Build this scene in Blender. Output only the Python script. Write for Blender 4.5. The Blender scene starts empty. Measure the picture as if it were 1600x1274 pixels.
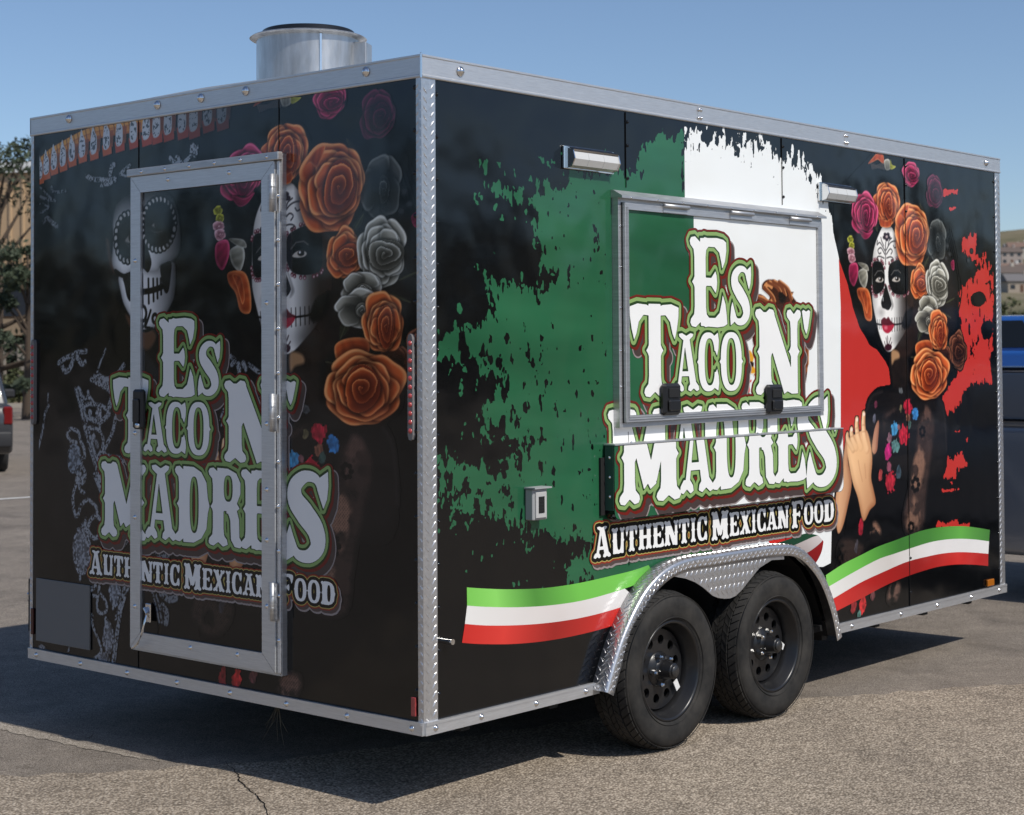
import bpy, math, random
import numpy as np
from mathutils import Matrix, Vector
random.seed(7); RNG = np.random.default_rng(7)
rad = math.radians
SC = bpy.context.scene
COL = SC.collection

# ------------------------------------------------------------------ camera
G = 0.288                                    # underside of the trailer body above the ground
CX, CY, CZ = 4.4032523, -4.5384139, 1.4039462 + G
YAW, PITCH, ROLL = 0.71790665, 0.0300835, -0.0057621
FPX, PPY = 2683.59066, 637 - 169.6758        # focal length and principal row, in pixels of a 1600 wide frame
def _axes():
    cy, sy = math.cos(YAW), math.sin(YAW)
    f = np.array([-sy*math.cos(PITCH), cy*math.cos(PITCH), math.sin(PITCH)])
    r = np.array([cy, sy, 0.0]); u = np.cross(r, f)
    c, s = math.cos(ROLL), math.sin(ROLL)
    return c*r + s*u, -s*r + c*u, f
AR, AU, AF = _axes()
cam = bpy.data.cameras.new('camera'); camo = bpy.data.objects.new('camera', cam); COL.objects.link(camo)
camo.matrix_world = Matrix(((AR[0], AU[0], -AF[0], CX), (AR[1], AU[1], -AF[1], CY), (AR[2], AU[2], -AF[2], CZ), (0, 0, 0, 1)))
cam.sensor_fit = 'HORIZONTAL'; cam.sensor_width = 36.0
cam.lens = 36.0*FPX/1600; cam.shift_y = -169.6758/1600
cam.clip_start = 0.1; cam.clip_end = 5000
cam.dof.use_dof = True; cam.dof.focus_distance = 7.6; cam.dof.aperture_fstop = 5.0
SC.camera = camo

# ------------------------------------------------------------------ sky, sun, exposure
SUN_DIR = Vector((1.0, 0.035, math.tan(rad(48.5)))).normalized()
world = bpy.data.worlds.new('World'); SC.world = world; world.use_nodes = True
wn = world.node_tree.nodes; wl = world.node_tree.links
bg = wn['Background']
sky = wn.new('ShaderNodeTexSky'); sky.sky_type = 'NISHITA'; sky.sun_disc = False
sky.sun_elevation = rad(48.5); sky.sun_rotation = rad(88.0)
sky.altitude = 1700; sky.air_density = 1.0; sky.dust_density = 2.2; sky.ozone_density = 3.0
wl.new(sky.outputs[0], bg.inputs[0]); bg.inputs[1].default_value = 0.107
sl = bpy.data.lights.new('sun', 'SUN'); sl.energy = 3.4; sl.angle = rad(0.53); sl.color = (1.0, 0.95, 0.87)
so = bpy.data.objects.new('sun', sl); COL.objects.link(so); so.location = (8, 0, 12)
so.rotation_euler = SUN_DIR.to_track_quat('Z', 'Y').to_euler()
SC.view_settings.view_transform = 'Standard'; SC.view_settings.look = 'None'
SC.view_settings.exposure = 0.11; SC.view_settings.gamma = 1.0
SC.render.engine = 'CYCLES'
SC.cycles.max_bounces = 8; SC.cycles.use_denoising = True
try: SC.cycles.denoiser = 'OPENIMAGEDENOISE'
except Exception: pass

# ------------------------------------------------------------------ measuring: photo pixel -> point on a real plane
def ray(px, py):
    px = np.asarray(px, float); py = np.asarray(py, float)
    return AF + AR*((px-800)/FPX)[..., None] + AU*((PPY-py)/FPX)[..., None]
CAM = np.array([CX, CY, CZ])
def S(px, py, X=0.0):                        # right-hand side of the trailer: (y, z above body bottom)
    d = ray(px, py); P = CAM + d*((X-CX)/d[..., 0])[..., None]
    return np.stack([P[..., 1], P[..., 2]-G], -1)
def R(px, py, Y=0.0):                        # rear: (x, z above body bottom)
    d = ray(px, py); P = CAM + d*((Y-CY)/d[..., 1])[..., None]
    return np.stack([P[..., 0], P[..., 2]-G], -1)
def GD(px, py):
    d = ray(px, py); return CAM + d*((0-CZ)/d[..., 2])[..., None]
def AT(px, py, depth): return CAM + ray(px, py)*depth

# ------------------------------------------------------------------ object helpers
def lin(c):
    c = np.asarray(c, float)/255.0
    return np.where(c <= 0.04045, c/12.92, ((c+0.055)/1.055)**2.4)
def link(o, parent=None):
    COL.objects.link(o)
    if parent: o.parent = parent
    return o
def tag(o, label, cat, group=None, kind=None):
    o['label'] = label; o['category'] = cat
    if group: o['group'] = group
    if kind: o['kind'] = kind
    return o
def empty(name, loc=(0, 0, 0), rz=0.0):
    o = bpy.data.objects.new(name, None); o.location = loc; o.rotation_euler = (0, 0, rz); o.empty_display_size = .2
    return link(o)
def rot_z(a): return np.array([[math.cos(a), -math.sin(a), 0], [math.sin(a), math.cos(a), 0], [0, 0, 1]])

class MB:
    """collects shapes, then links them as one mesh object"""
    def __init__(s): s.v = []; s.f = []; s.sm = []
    def add(s, v, f, smooth=False, M=None, t=None):
        v = np.asarray(v, float).reshape(-1, 3)
        if M is not None: v = v @ np.asarray(M).T
        if t is not None: v = v + np.asarray(t)
        n = len(s.v); s.v.extend(v.tolist())
        for q in f: s.f.append([n+i for i in q]); s.sm.append(smooth)
        return s
    def box(s, x0, x1, y0, y1, z0, z1, M=None, t=None, b=0.0):
        if b <= 0:
            v = [(x0,y0,z0),(x1,y0,z0),(x1,y1,z0),(x0,y1,z0),(x0,y0,z1),(x1,y0,z1),(x1,y1,z1),(x0,y1,z1)]
            f = [(3,2,1,0),(4,5,6,7),(0,1,5,4),(1,2,6,5),(2,3,7,6),(3,0,4,7)]
            return s.add(v, f, False, M, t)
        # chamfered box: 24 vertices
        v = []; idx = {}
        for ix, x in enumerate((x0, x1)):
            for iy, y in enumerate((y0, y1)):
                for iz, z in enumerate((z0, z1)):
                    sx, sy, sz = (1, -1)[ix], (1, -1)[iy], (1, -1)[iz]
                    for k in range(3):
                        p = [x+sx*b, y+sy*b, z+sz*b]; p[k] = (x, y, z)[k]
                        idx[ix, iy, iz, k] = len(v); v.append(p)
        f = []
        for k in range(3):
            for e in (0, 1):
                c = [(0,0),(1,0),(1,1),(0,1)]
                q = []
                for a2, b2 in c:
                    key = [0,0,0]; key[k] = e; key[(k+1)%3] = a2; key[(k+2)%3] = b2
                    q.append(idx[tuple(key)+(k,)])
                f.append(q if e else q[::-1])
        for k in range(3):
            i, j = (k+1)%3, (k+2)%3
            for a2 in (0,1):
                for b2 in (0,1):
                    k0 = [0,0,0]; k0[i]=a2; k0[j]=b2; k1 = list(k0); k1[k]=1
                    q = [idx[tuple(k0)+(i,)], idx[tuple(k1)+(i,)], idx[tuple(k1)+(j,)], idx[tuple(k0)+(j,)]]
                    f.append(q if (a2 == b2) else q[::-1])
        for ix in (0,1):
            for iy in (0,1):
                for iz in (0,1):
                    q = [idx[ix,iy,iz,k] for k in range(3)]
                    f.append(q if (ix+iy+iz) % 2 else q[::-1])
        return s.add(v, f, False, M, t)
    def lathe(s, prof, n=48, M=None, t=None, smooth=True, axis='z', a0=0.0, a1=2*math.pi):
        """prof: (radius, height) pairs"""
        full = abs(a1-a0-2*math.pi) < 1e-6; m = n if full else n+1
        v = []
        for i in range(m):
            a = a0+(a1-a0)*i/n; c, q = math.cos(a), math.sin(a)
            for r, h in prof:
                v.append((r*c, r*q, h) if axis == 'z' else (h, r*c, r*q) if axis == 'x' else (r*q, h, r*c))
        k = len(prof); f = []
        for i in range(n):
            j = (i+1) % m
            for p in range(k-1): f.append((i*k+p, j*k+p, j*k+p+1, i*k+p+1))
        return s.add(v, f, smooth, M, t)
    def turned(s, prof, n=48, **k):
        for a, b in zip(prof[:-1], prof[1:]): s.lathe([a, b], n, **k)
        return s
    def tube(s, pts, r, n=8, smooth=True):
        pts = np.asarray(pts, float); rr = np.broadcast_to(np.asarray(r, float), (len(pts),))
        v = []; up = np.array([0.0, 0, 1])
        for i, p in enumerate(pts):
            d = pts[min(i+1, len(pts)-1)]-pts[max(i-1, 0)]; d = d/(np.linalg.norm(d)+1e-9)
            a = np.cross(d, up if abs(d[2]) < .9 else np.array([1.0, 0, 0])); a /= np.linalg.norm(a); b = np.cross(d, a)
            for k in range(n):
                t = 2*math.pi*k/n; v.append(p+rr[i]*(math.cos(t)*a+math.sin(t)*b))
        f = [(i*n+k, i*n+(k+1) % n, (i+1)*n+(k+1) % n, (i+1)*n+k) for i in range(len(pts)-1) for k in range(n)]
        s.add(v, f, smooth)
        m = len(pts)-1
        s.add([v[k] for k in range(n)], [tuple(range(n))[::-1]]); s.add([v[m*n+k] for k in range(n)], [tuple(range(n))])
        return s
    def prism(s, poly, x0, x1, axis='x', smooth=False, M=None, t=None):
        """polygon (a,b) extruded along an axis; a,b are the two remaining axes in order"""
        n = len(poly); v = []
        for x in (x0, x1):
            for a, b in poly: v.append((x, a, b) if axis == 'x' else (a, x, b) if axis == 'y' else (a, b, x))
        f = [tuple(range(n))[::-1], tuple(range(n, 2*n))] + [(i, (i+1) % n, n+(i+1) % n, n+i) for i in range(n)]
        return s.add(v, f, smooth, M, t)
    def mesh(s, name):
        me = bpy.data.meshes.new(name); me.from_pydata(s.v, [], s.f); me.update()
        if any(s.sm): me.polygons.foreach_set('use_smooth', s.sm)
        return me
    def build(s, name, mat, parent=None, loc=None):
        me = s.mesh(name); me.materials.append(mat)
        o = bpy.data.objects.new(name, me)
        if loc is not None: o.location = loc
        return link(o, parent)
def recalc(o):
    import bmesh
    bm = bmesh.new(); bm.from_mesh(o.data); bmesh.ops.recalc_face_normals(bm, faces=bm.faces); bm.to_mesh(o.data); bm.free(); return o
def share(name, me, parent, loc=(0,0,0), rot=(0,0,0), scale=(1,1,1)):
    o = bpy.data.objects.new(name, me); o.location = loc; o.rotation_euler = rot; o.scale = scale
    return link(o, parent)
def copy_tree(o, parent=None):
    c = o.copy(); COL.objects.link(c); c.parent = parent
    for ch in list(o.children): copy_tree(ch, c)
    return c

# ------------------------------------------------------------------ materials
def mat(name, col=(.5,.5,.5), rough=.5, metal=0.0, spec=.5, coat=0.0, coat_rough=.05):
    m = bpy.data.materials.new(name); m.use_nodes = True
    b = m.node_tree.nodes['Principled BSDF']
    b.inputs['Base Color'].default_value = (*col, 1); b.inputs['Roughness'].default_value = rough
    b.inputs['Metallic'].default_value = metal; b.inputs['Specular IOR Level'].default_value = spec
    b.inputs['Coat Weight'].default_value = coat; b.inputs['Coat Roughness'].default_value = coat_rough
    return m
def nodes(m): return m.node_tree.nodes, m.node_tree.links, m.node_tree.nodes['Principled BSDF']
def coords(m, scale=(1,1,1), kind='Object'):
    n, l, b = nodes(m)
    tc = n.new('ShaderNodeTexCoord'); mp = n.new('ShaderNodeMapping'); mp.inputs['Scale'].default_value = scale
    l.new(tc.outputs[kind], mp.inputs['Vector']); return mp.outputs['Vector']
def noise(m, vec, scale, detail=4, rough=.5):
    n, l, b = nodes(m); t = n.new('ShaderNodeTexNoise'); t.inputs['Scale'].default_value = scale
    t.inputs['Detail'].default_value = detail; t.inputs['Roughness'].default_value = rough
    l.new(vec, t.inputs['Vector']); return t.outputs['Fac']
def ramp(m, fac, stops):
    n, l, b = nodes(m); r = n.new('ShaderNodeValToRGB'); e = r.color_ramp.elements
    while len(e) < len(stops): e.new(.5)
    for el, (p, c) in zip(e, stops): el.position = p; el.color = (*c, 1) if len(c) == 3 else c
    l.new(fac, r.inputs['Fac']); return r.outputs['Color']
def mixc(m, fac, a, b_, mode='MIX'):
    n, l, b = nodes(m); x = n.new('ShaderNodeMix'); x.data_type = 'RGBA'; x.blend_type = mode
    if isinstance(fac, float): x.inputs['Factor'].default_value = fac
    else: l.new(fac, x.inputs['Factor'])
    for sock, val in ((x.inputs[6], a), (x.inputs[7], b_)):
        if isinstance(val, tuple): sock.default_value = (*val, 1)
        else: l.new(val, sock)
    return x.outputs[2]
def bump(m, h, strength=.3, dist=.01):
    n, l, b = nodes(m); t = n.new('ShaderNodeBump'); t.inputs['Strength'].default_value = strength; t.inputs['Distance'].default_value = dist
    l.new(h, t.inputs['Height']); l.new(t.outputs['Normal'], b.inputs['Normal'])
    return t

# printed vinyl: every colour of the wrap is a colour attribute of the printed sheet
def vinyl_mat(name, rough, wob):
    m = mat(name, rough=rough, spec=.5, coat=.0)
    n, l, b = nodes(m)
    a = n.new('ShaderNodeAttribute'); a.attribute_name = 'print'; l.new(a.outputs['Color'], b.inputs['Base Color'])
    v = coords(m); h = noise(m, v, 2.2, 2); bump(m, h, wob, .05)
    r = noise(m, coords(m, (3, 3, 9)), 5.0, 5); rr = n.new('ShaderNodeMapRange')
    rr.inputs['To Min'].default_value = rough*.75; rr.inputs['To Max'].default_value = rough*1.35
    l.new(r, rr.inputs['Value']); l.new(rr.outputs['Result'], b.inputs['Roughness'])
    return m
VINYL = vinyl_mat('printed_vinyl', .115, .22)
BLACK = (9, 10, 12)

def alu(name, base, rough, dark=.75, scale=(1,1,14), grain=.06):
    m = mat(name, base, rough, .82)
    n, l, b = nodes(m)
    v = coords(m, scale); f = noise(m, v, 9, 6, .6)
    c = ramp(m, f, [(.3, tuple(x*dark for x in base)), (.7, base)]); l.new(c, b.inputs['Base Color'])
    f2 = noise(m, coords(m, scale), 22, 5, .6); rr = n.new('ShaderNodeMapRange'); rr.inputs['To Min'].default_value = rough*.7; rr.inputs['To Max'].default_value = rough*1.5
    l.new(f2, rr.inputs['Value']); l.new(rr.outputs['Result'], b.inputs['Roughness'])
    if grain: bump(m, f, grain, .004)
    return m
ALU = alu('brushed_aluminium', (.66, .665, .67), .44)
ALU_H = alu('brushed_aluminium_long', (.74, .745, .75), .42, .84, (1.5, 1.5, 30))
TREADPLATE = alu('tread_plate_aluminium', (.68, .68, .69), .30, .8, (6, 6, 6))
CHROME = mat('bright_steel', (.78, .78, .78), .16, 1.0)
SHEET = alu('galvanised_sheet', (.60, .61, .62), .34, .62, (2.2, 2.2, .5), 0)
PLASTIC_BLACK = mat('black_plastic', (.012, .012, .013), .38)
PLASTIC_GREY = mat('grey_plastic', (.35, .36, .36), .5)
SEAL = mat('black_rubber_seal', (.008, .008, .008), .7)
CHASSIS = mat('chassis_black', (.010, .010, .010), .7)
RED_LENS = mat('red_lens', (.42, .06, .06), .12, 0, .5, .5)
CLEAR_LENS = mat('clear_lens', (.62, .62, .60), .14, 0, .5, .6)
AMBER_LENS = mat('amber_lens', (.42, .13, .01), .2, 0, .5, .4)
STICKER = mat('white_sticker', (.75, .75, .74), .5)

def rubber():
    m = mat('tyre_rubber', (.018, .018, .018), .82, 0, .25)
    n, l, b = nodes(m); f = noise(m, coords(m), 8, 6, .65)
    l.new(ramp(m, f, [(.35, (.014, .014, .014)), (.75, (.050, .046, .041))]), b.inputs['Base Color'])
    bump(m, noise(m, coords(m), 160, 3), .12, .002); return m
RUBBER = rubber()
RIM = mat('black_wheel_paint', (.012, .012, .013), .33)

def asphalt(name, dark, light, grain, speck, bstr, bdist):
    m = mat(name, light, .92, 0, .25); n, l, b = nodes(m)
    v = coords(m)
    vo = n.new('ShaderNodeTexVoronoi'); vo.inputs['Scale'].default_value = grain; vo.inputs['Randomness'].default_value = 1.0; l.new(v, vo.inputs['Vector'])
    stone = ramp(m, vo.outputs['Color'], [(.0, tuple(x*.55 for x in dark)), (.42, dark), (.72, light), (1.0, speck)])
    gap = ramp(m, vo.outputs['Distance'], [(.30, (1, 1, 1)), (.75, (.42, .40, .38))])
    c = mixc(m, 1.0, stone, gap, 'MULTIPLY')
    big = noise(m, v, .9, 5, .6); c = mixc(m, 1.0, c, ramp(m, big, [(.3, (.80, .79, .78)), (.7, (1.1, 1.09, 1.07))]), 'MULTIPLY')
    mid = noise(m, v, 7.0, 5, .7); c = mixc(m, 1.0, c, ramp(m, mid, [(.3, (.82, .82, .82)), (.7, (1.12, 1.12, 1.12))]), 'MULTIPLY')
    stain = noise(m, v, 1.7, 6, .62); c = mixc(m, 1.0, c, ramp(m, stain, [(.52, (1, 1, 1)), (.68, (.74, .74, .75))]), 'MULTIPLY')
    l.new(c, b.inputs['Base Color'])
    h = mixc(m, .35, ramp(m, vo.outputs['Distance'], [(.0, (1, 1, 1)), (.8, (0, 0, 0))]), noise(m, v, grain*.6, 3))
    bump(m, h, bstr, bdist); return m
ASPHALT_ROUGH = asphalt('chip_seal_asphalt', (.42, .355, .282), (.58, .494, .396), 92.0, (.70, .61, .50), .9, .007)
ASPHALT = asphalt('worn_asphalt', (.305, .266, .226), (.40, .352, .302), 240.0, (.43, .385, .335), .6, .0022)

# ------------------------------------------------------------------ ground
def sheet(name, pts, z, m, kind='structure', parent=None):
    me = bpy.data.meshes.new(name); me.from_pydata([(x, y, z) for x, y in pts], [], [tuple(range(len(pts)))]); me.update()
    me.materials.append(m); o = link(bpy.data.objects.new(name, me), parent)
    if o.data.polygons[0].normal.z < 0: o.data.flip_normals()
    if not parent: o['kind'] = kind
    return o
EARTH = mat('dry_earth', (.20, .155, .10), .95, 0, .1)
_n, _l, _b = nodes(EARTH)
_l.new(ramp(EARTH, noise(EARTH, coords(EARTH), .05, 8, .65), [(.3, (.13, .115, .07)), (.55, (.21, .17, .11)), (.75, (.26, .21, .145))]), _b.inputs['Base Color'])
GRAVEL = asphalt('landscape_gravel', (.34, .25, .17), (.46, .36, .26), 14.0, (.55, .45, .34), .8, .03)
sheet('ground', [(-2600, -2600), (2600, -2600), (2600, 2600), (-2600, 2600)], -.03, EARTH)
sheet('parking_lot', [(-90, -60), (60, -60), (60, 70), (-20, 90), (-60, 40), (-90, -20)], 0.0, ASPHALT)
# rough chip-seal strip beside the trailer, with a ragged edge against the smoother asphalt
edge = [(-9, -14.5), (-5.2, -7.6), (-3.0, -3.05), (-1.68, -.69), (-1.08, .12), (-.35, 2.15), (.62, 3.74), (2.3, 6.1), (6, 11), (14, 21)]
rag = []
for (a, b), (c, d) in zip(edge[:-1], edge[1:]):
    k = max(2, int(math.hypot(c-a, d-b)/.10))
    for i in range(k):
        t = i/k; w = .018*math.sin(9*t*k*.3+a)+random.uniform(-.012, .012)
        rag.append((a+(c-a)*t+w, b+(d-b)*t-w))
rag = rag + [(16, 22), (40, 22), (40, -40), (-9, -40)]
sheet('asphalt_patch', rag, .004, ASPHALT_ROUGH)
# hairline crack and the pale dried-silt line in front of the shadow
def strip(name, px, w, m, z, parent=None, jit=0.0, sub=1):
    P = GD(np.array([q[0] for q in px], float), np.array([q[1] for q in px], float))[:, :2]
    if sub > 1:
        t = np.linspace(0, len(P)-1, (len(P)-1)*sub+1); P = np.stack([np.interp(t, np.arange(len(P)), P[:, k]) for k in (0, 1)], 1)
        P = P + RNG.normal(0, jit, P.shape)
    W = np.interp(np.arange(len(P)), np.linspace(0, len(P)-1, len(w)), w)
    T = np.gradient(P, axis=0); T /= np.linalg.norm(T, axis=1)[:, None]; N = np.stack([-T[:, 1], T[:, 0]], 1)
    A = P+N*W[:, None]*RNG.uniform(.6, 1.1, (len(P), 1)); B = P-N*W[:, None]*RNG.uniform(.6, 1.1, (len(P), 1))
    v = [(x, y, z) for q in zip(A, B) for x, y in q]
    f = [(2*i, 2*i+1, 2*i+3, 2*i+2) for i in range(len(P)-1)]
    me = bpy.data.meshes.new(name); me.from_pydata(v, [], f); me.update(); me.materials.append(m)
    o = link(bpy.data.objects.new(name, me), parent)
    if me.polygons[0].normal.z < 0: me.flip_normals()
    if not parent: o['kind'] = 'structure'
    return o
CRACK = mat('crack_shadow', (.012, .011, .010), 1.0, 0, 0)
SILT = asphalt('dried_silt', (.42, .37, .31), (.54, .48, .41), 160.0, (.62, .56, .48), .4, .002)
strip('pavement_crack', [(352, 1192), (372, 1213), (377, 1224), (392, 1238), (402, 1246), (414, 1262), (421, 1290)], [.001, .0032, .002, .003, .001], CRACK, .0065, None, .004, 5)
strip('pavement_crack', [(133, 1156), (140, 1154), (148, 1148)], [.001, .0025, .001], CRACK, .005, None, .002, 4)
strip('silt_line', [(-60, 1125), (0, 1136), (70, 1152), (140, 1168), (200, 1181), (250, 1190)], [.045, .05, .045, .03, .018, .004], SILT, .0025, None, .004, 10)

# ================================================================== THE WRAP: painting tools
def hash2(i, j, s):
    x = (i.astype(np.int64)*374761393 + j.astype(np.int64)*668265263 + s*1442695041) & 0x7fffffff
    x = ((x ^ (x >> 13))*1274126177) & 0x7fffffff
    return ((x ^ (x >> 16)) & 0xffff)/65535.0
def vnoise(u, v, s=0):
    i = np.floor(u); j = np.floor(v); a = u-i; b = v-j; a = a*a*(3-2*a); b = b*b*(3-2*b)
    return (hash2(i, j, s)*(1-a)+hash2(i+1, j, s)*a)*(1-b)+(hash2(i, j+1, s)*(1-a)+hash2(i+1, j+1, s)*a)*b
def fbm(u, v, s=0, o=4):
    t = 0; w = 1; n = 0
    for k in range(o): t = t+w*vnoise(u, v, s+k*17); n += w; w *= .55; u = u*2.03; v = v*2.03
    return t/n
def sdf_poly(pts, U, V):
    """signed distance, positive inside"""
    P = np.asarray(pts, float); Q = np.roll(P, -1, 0)
    d = np.full(U.shape, 1e9); ins = np.zeros(U.shape, bool)
    for (ax, ay), (bx, by) in zip(P, Q):
        ex, ey = bx-ax, by-ay; L = ex*ex+ey*ey+1e-12
        t = np.clip(((U-ax)*ex+(V-ay)*ey)/L, 0, 1)
        dx = U-ax-t*ex; dy = V-ay-t*ey; np.minimum(d, dx*dx+dy*dy, out=d)
        if ay != by: ins ^= ((ay > V) != (by > V)) & (U < ex*(V-ay)/(by-ay)+ax)
    d = np.sqrt(d); return np.where(ins, d, -d)
def sdf_line(pts, rads, U, V):
    P = np.asarray(pts, float); rads = np.broadcast_to(np.asarray(rads, float), (len(P),))
    best = np.full(U.shape, -1e9)
    for k in range(len(P)-1):
        (ax, ay), (bx, by) = P[k], P[k+1]; ex, ey = bx-ax, by-ay; L = ex*ex+ey*ey+1e-12
        t = np.clip(((U-ax)*ex+(V-ay)*ey)/L, 0, 1)
        np.maximum(best, rads[k]+(rads[k+1]-rads[k])*t-np.hypot(U-ax-t*ex, V-ay-t*ey), out=best)
    return best
def smooth(pts, n=6, closed=True):
    """Catmull-Rom through the points"""
    P = np.asarray(pts, float); N = len(P); out = []
    for i in range(N if closed else N-1):
        g = lambda k: P[k % N] if closed else P[min(max(k, 0), N-1)]
        a, b, c, d = g(i-1), g(i), g(i+1), g(i+2)
        for t in np.arange(n)/n:
            out.append(.5*((2*b)+(c-a)*t+(2*a-5*b+4*c-d)*t*t+(3*b-a-3*c+d)*t**3))
    if not closed: out.append(P[-1])
    return np.array(out)
def ell(cx, cy, rx, ry, n=44, p=2.0, rot=0.0):
    t = np.arange(n)*2*math.pi/n; c, s = np.cos(t), np.sin(t)
    x = rx*np.sign(c)*np.abs(c)**(2/p); y = ry*np.sign(s)*np.abs(s)**(2/p)
    return np.stack([cx+x*math.cos(rot)-y*math.sin(rot), cy+x*math.sin(rot)+y*math.cos(rot)], 1)

class Sheet:
    """one printed sheet: coloured layers lying a fraction of a millimetre apart on one plane"""
    def __init__(s): s.v = []; s.f3 = []; s.c = []; s.n = 0; s.loops = []; s.tot = []
    def put(s, P, w, C, k):
        """P: (n*k,2) polygons of k corners each"""
        m = len(P)
        if m == 0: return
        s.v.append(np.concatenate([P, np.full((m, 1), w)], 1)); s.c.append(C)
        s.loops.append(np.arange(m)+s.n); s.tot.append(np.full(m//k, k)); s.n += m
    def put_indexed(s, P, w, C, quads):
        m = len(P); s.v.append(np.concatenate([P, np.full((m, 1), w)], 1)); s.c.append(C)
        s.loops.append(quads.ravel()+s.n); s.tot.append(np.full(len(quads), 4)); s.n += m
    def fill(s, F, U, V, w, col):
        """marching squares: fill where F > 0"""
        B = F > 0
        colf = (lambda P: np.broadcast_to(lin(col), (len(P), 3))) if not callable(col) else col
        a, b, c, d = B[:-1, :-1], B[:-1, 1:], B[1:, 1:], B[1:, :-1]
        code = a*1+b*2+c*4+d*8
        u, v = U[0, :], V[:, 0]
        full = (code == 15)
        quads = []
        for j in range(full.shape[0]):
            row = full[j]
            if not row.any(): continue
            e = np.diff(np.concatenate([[0], row.astype(np.int8), [0]])); st = np.where(e == 1)[0]; en = np.where(e == -1)[0]
            for x0, x1 in zip(st, en):
                if callable(col):
                    for xa in range(x0, x1, 12): quads.append((u[xa], u[min(xa+12, x1)], v[j], v[j+1]))
                else: quads.append((u[x0], u[x1], v[j], v[j+1]))
        if quads:
            q = np.array(quads); P = np.stack([q[:, [0, 2]], q[:, [1, 2]], q[:, [1, 3]], q[:, [0, 3]]], 1).reshape(-1, 2)
            s.put(P, w, colf(P), 4)
        corner = [(0, 0), (0, 1), (1, 1), (1, 0)]
        for cs in range(1, 15):
            J, I = np.where(code == cs)
            if len(J) == 0: continue
            pts = []
            for k in range(4):
                (j0, i0), (j1, i1) = corner[k], corner[(k+1) % 4]
                in0, in1 = bool(cs >> k & 1), bool(cs >> ((k+1) % 4) & 1)
                A = np.stack([u[I+i0], v[J+j0]], 1); Bp = np.stack([u[I+i1], v[J+j1]], 1)
                if in0: pts.append(A)
                if in0 != in1:
                    f0 = F[J+j0, I+i0]; f1 = F[J+j1, I+i1]; t = (f0/(f0-f1+1e-12))[:, None]; pts.append(A+(Bp-A)*np.clip(t, 0, 1))
            P = np.stack(pts, 1); k = P.shape[1]; P = P.reshape(-1, 2)
            s.put(P, w, colf(P), k)
    def build(s, name, parent, place, m=None, label=None):
        """place: maps (u, v, w) arrays to xyz"""
        if s.n == 0: return None
        V = np.concatenate(s.v); C = np.concatenate(s.c); L = np.concatenate(s.loops); T = np.concatenate(s.tot)
        X = place(V[:, 0], V[:, 1], V[:, 2]).astype(np.float32)
        me = bpy.data.meshes.new(name); me.vertices.add(len(X)); me.vertices.foreach_set('co', X.ravel())
        me.loops.add(len(L)); me.loops.foreach_set('vertex_index', L.astype(np.int32))
        st = np.concatenate([[0], np.cumsum(T)[:-1]]); me.polygons.add(len(T)); me.polygons.foreach_set('loop_start', st.astype(np.int32))
        at = me.attributes.new('print', 'FLOAT_COLOR', 'POINT')
        at.data.foreach_set('color', np.concatenate([C, np.ones((len(C), 1))], 1).astype(np.float32).ravel())
        me.update(calc_edges=True); me.validate(); me.materials.append(m or VINYL)
        o = link(bpy.data.objects.new(name, me), parent)
        if label: o['label'] = label
        return o
side_at = lambda X: (lambda u, v, w: np.stack([X+w, u, v+G], 1))
def rear_at(Y):   # mirrored winding, so flip is harmless for an opaque sheet
    return lambda u, v, w: np.stack([u, Y-w, v+G], 1)
def grid(u0, u1, v0, v1, h):
    return np.meshgrid(np.arange(u0, u1+h, h), np.arange(v0, v1+h, h))
def clip_rect(F, U, V, r):
    return np.minimum(F, np.minimum(np.minimum(U-r[0], r[1]-U), np.minimum(V-r[2], r[3]-V)))

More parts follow.
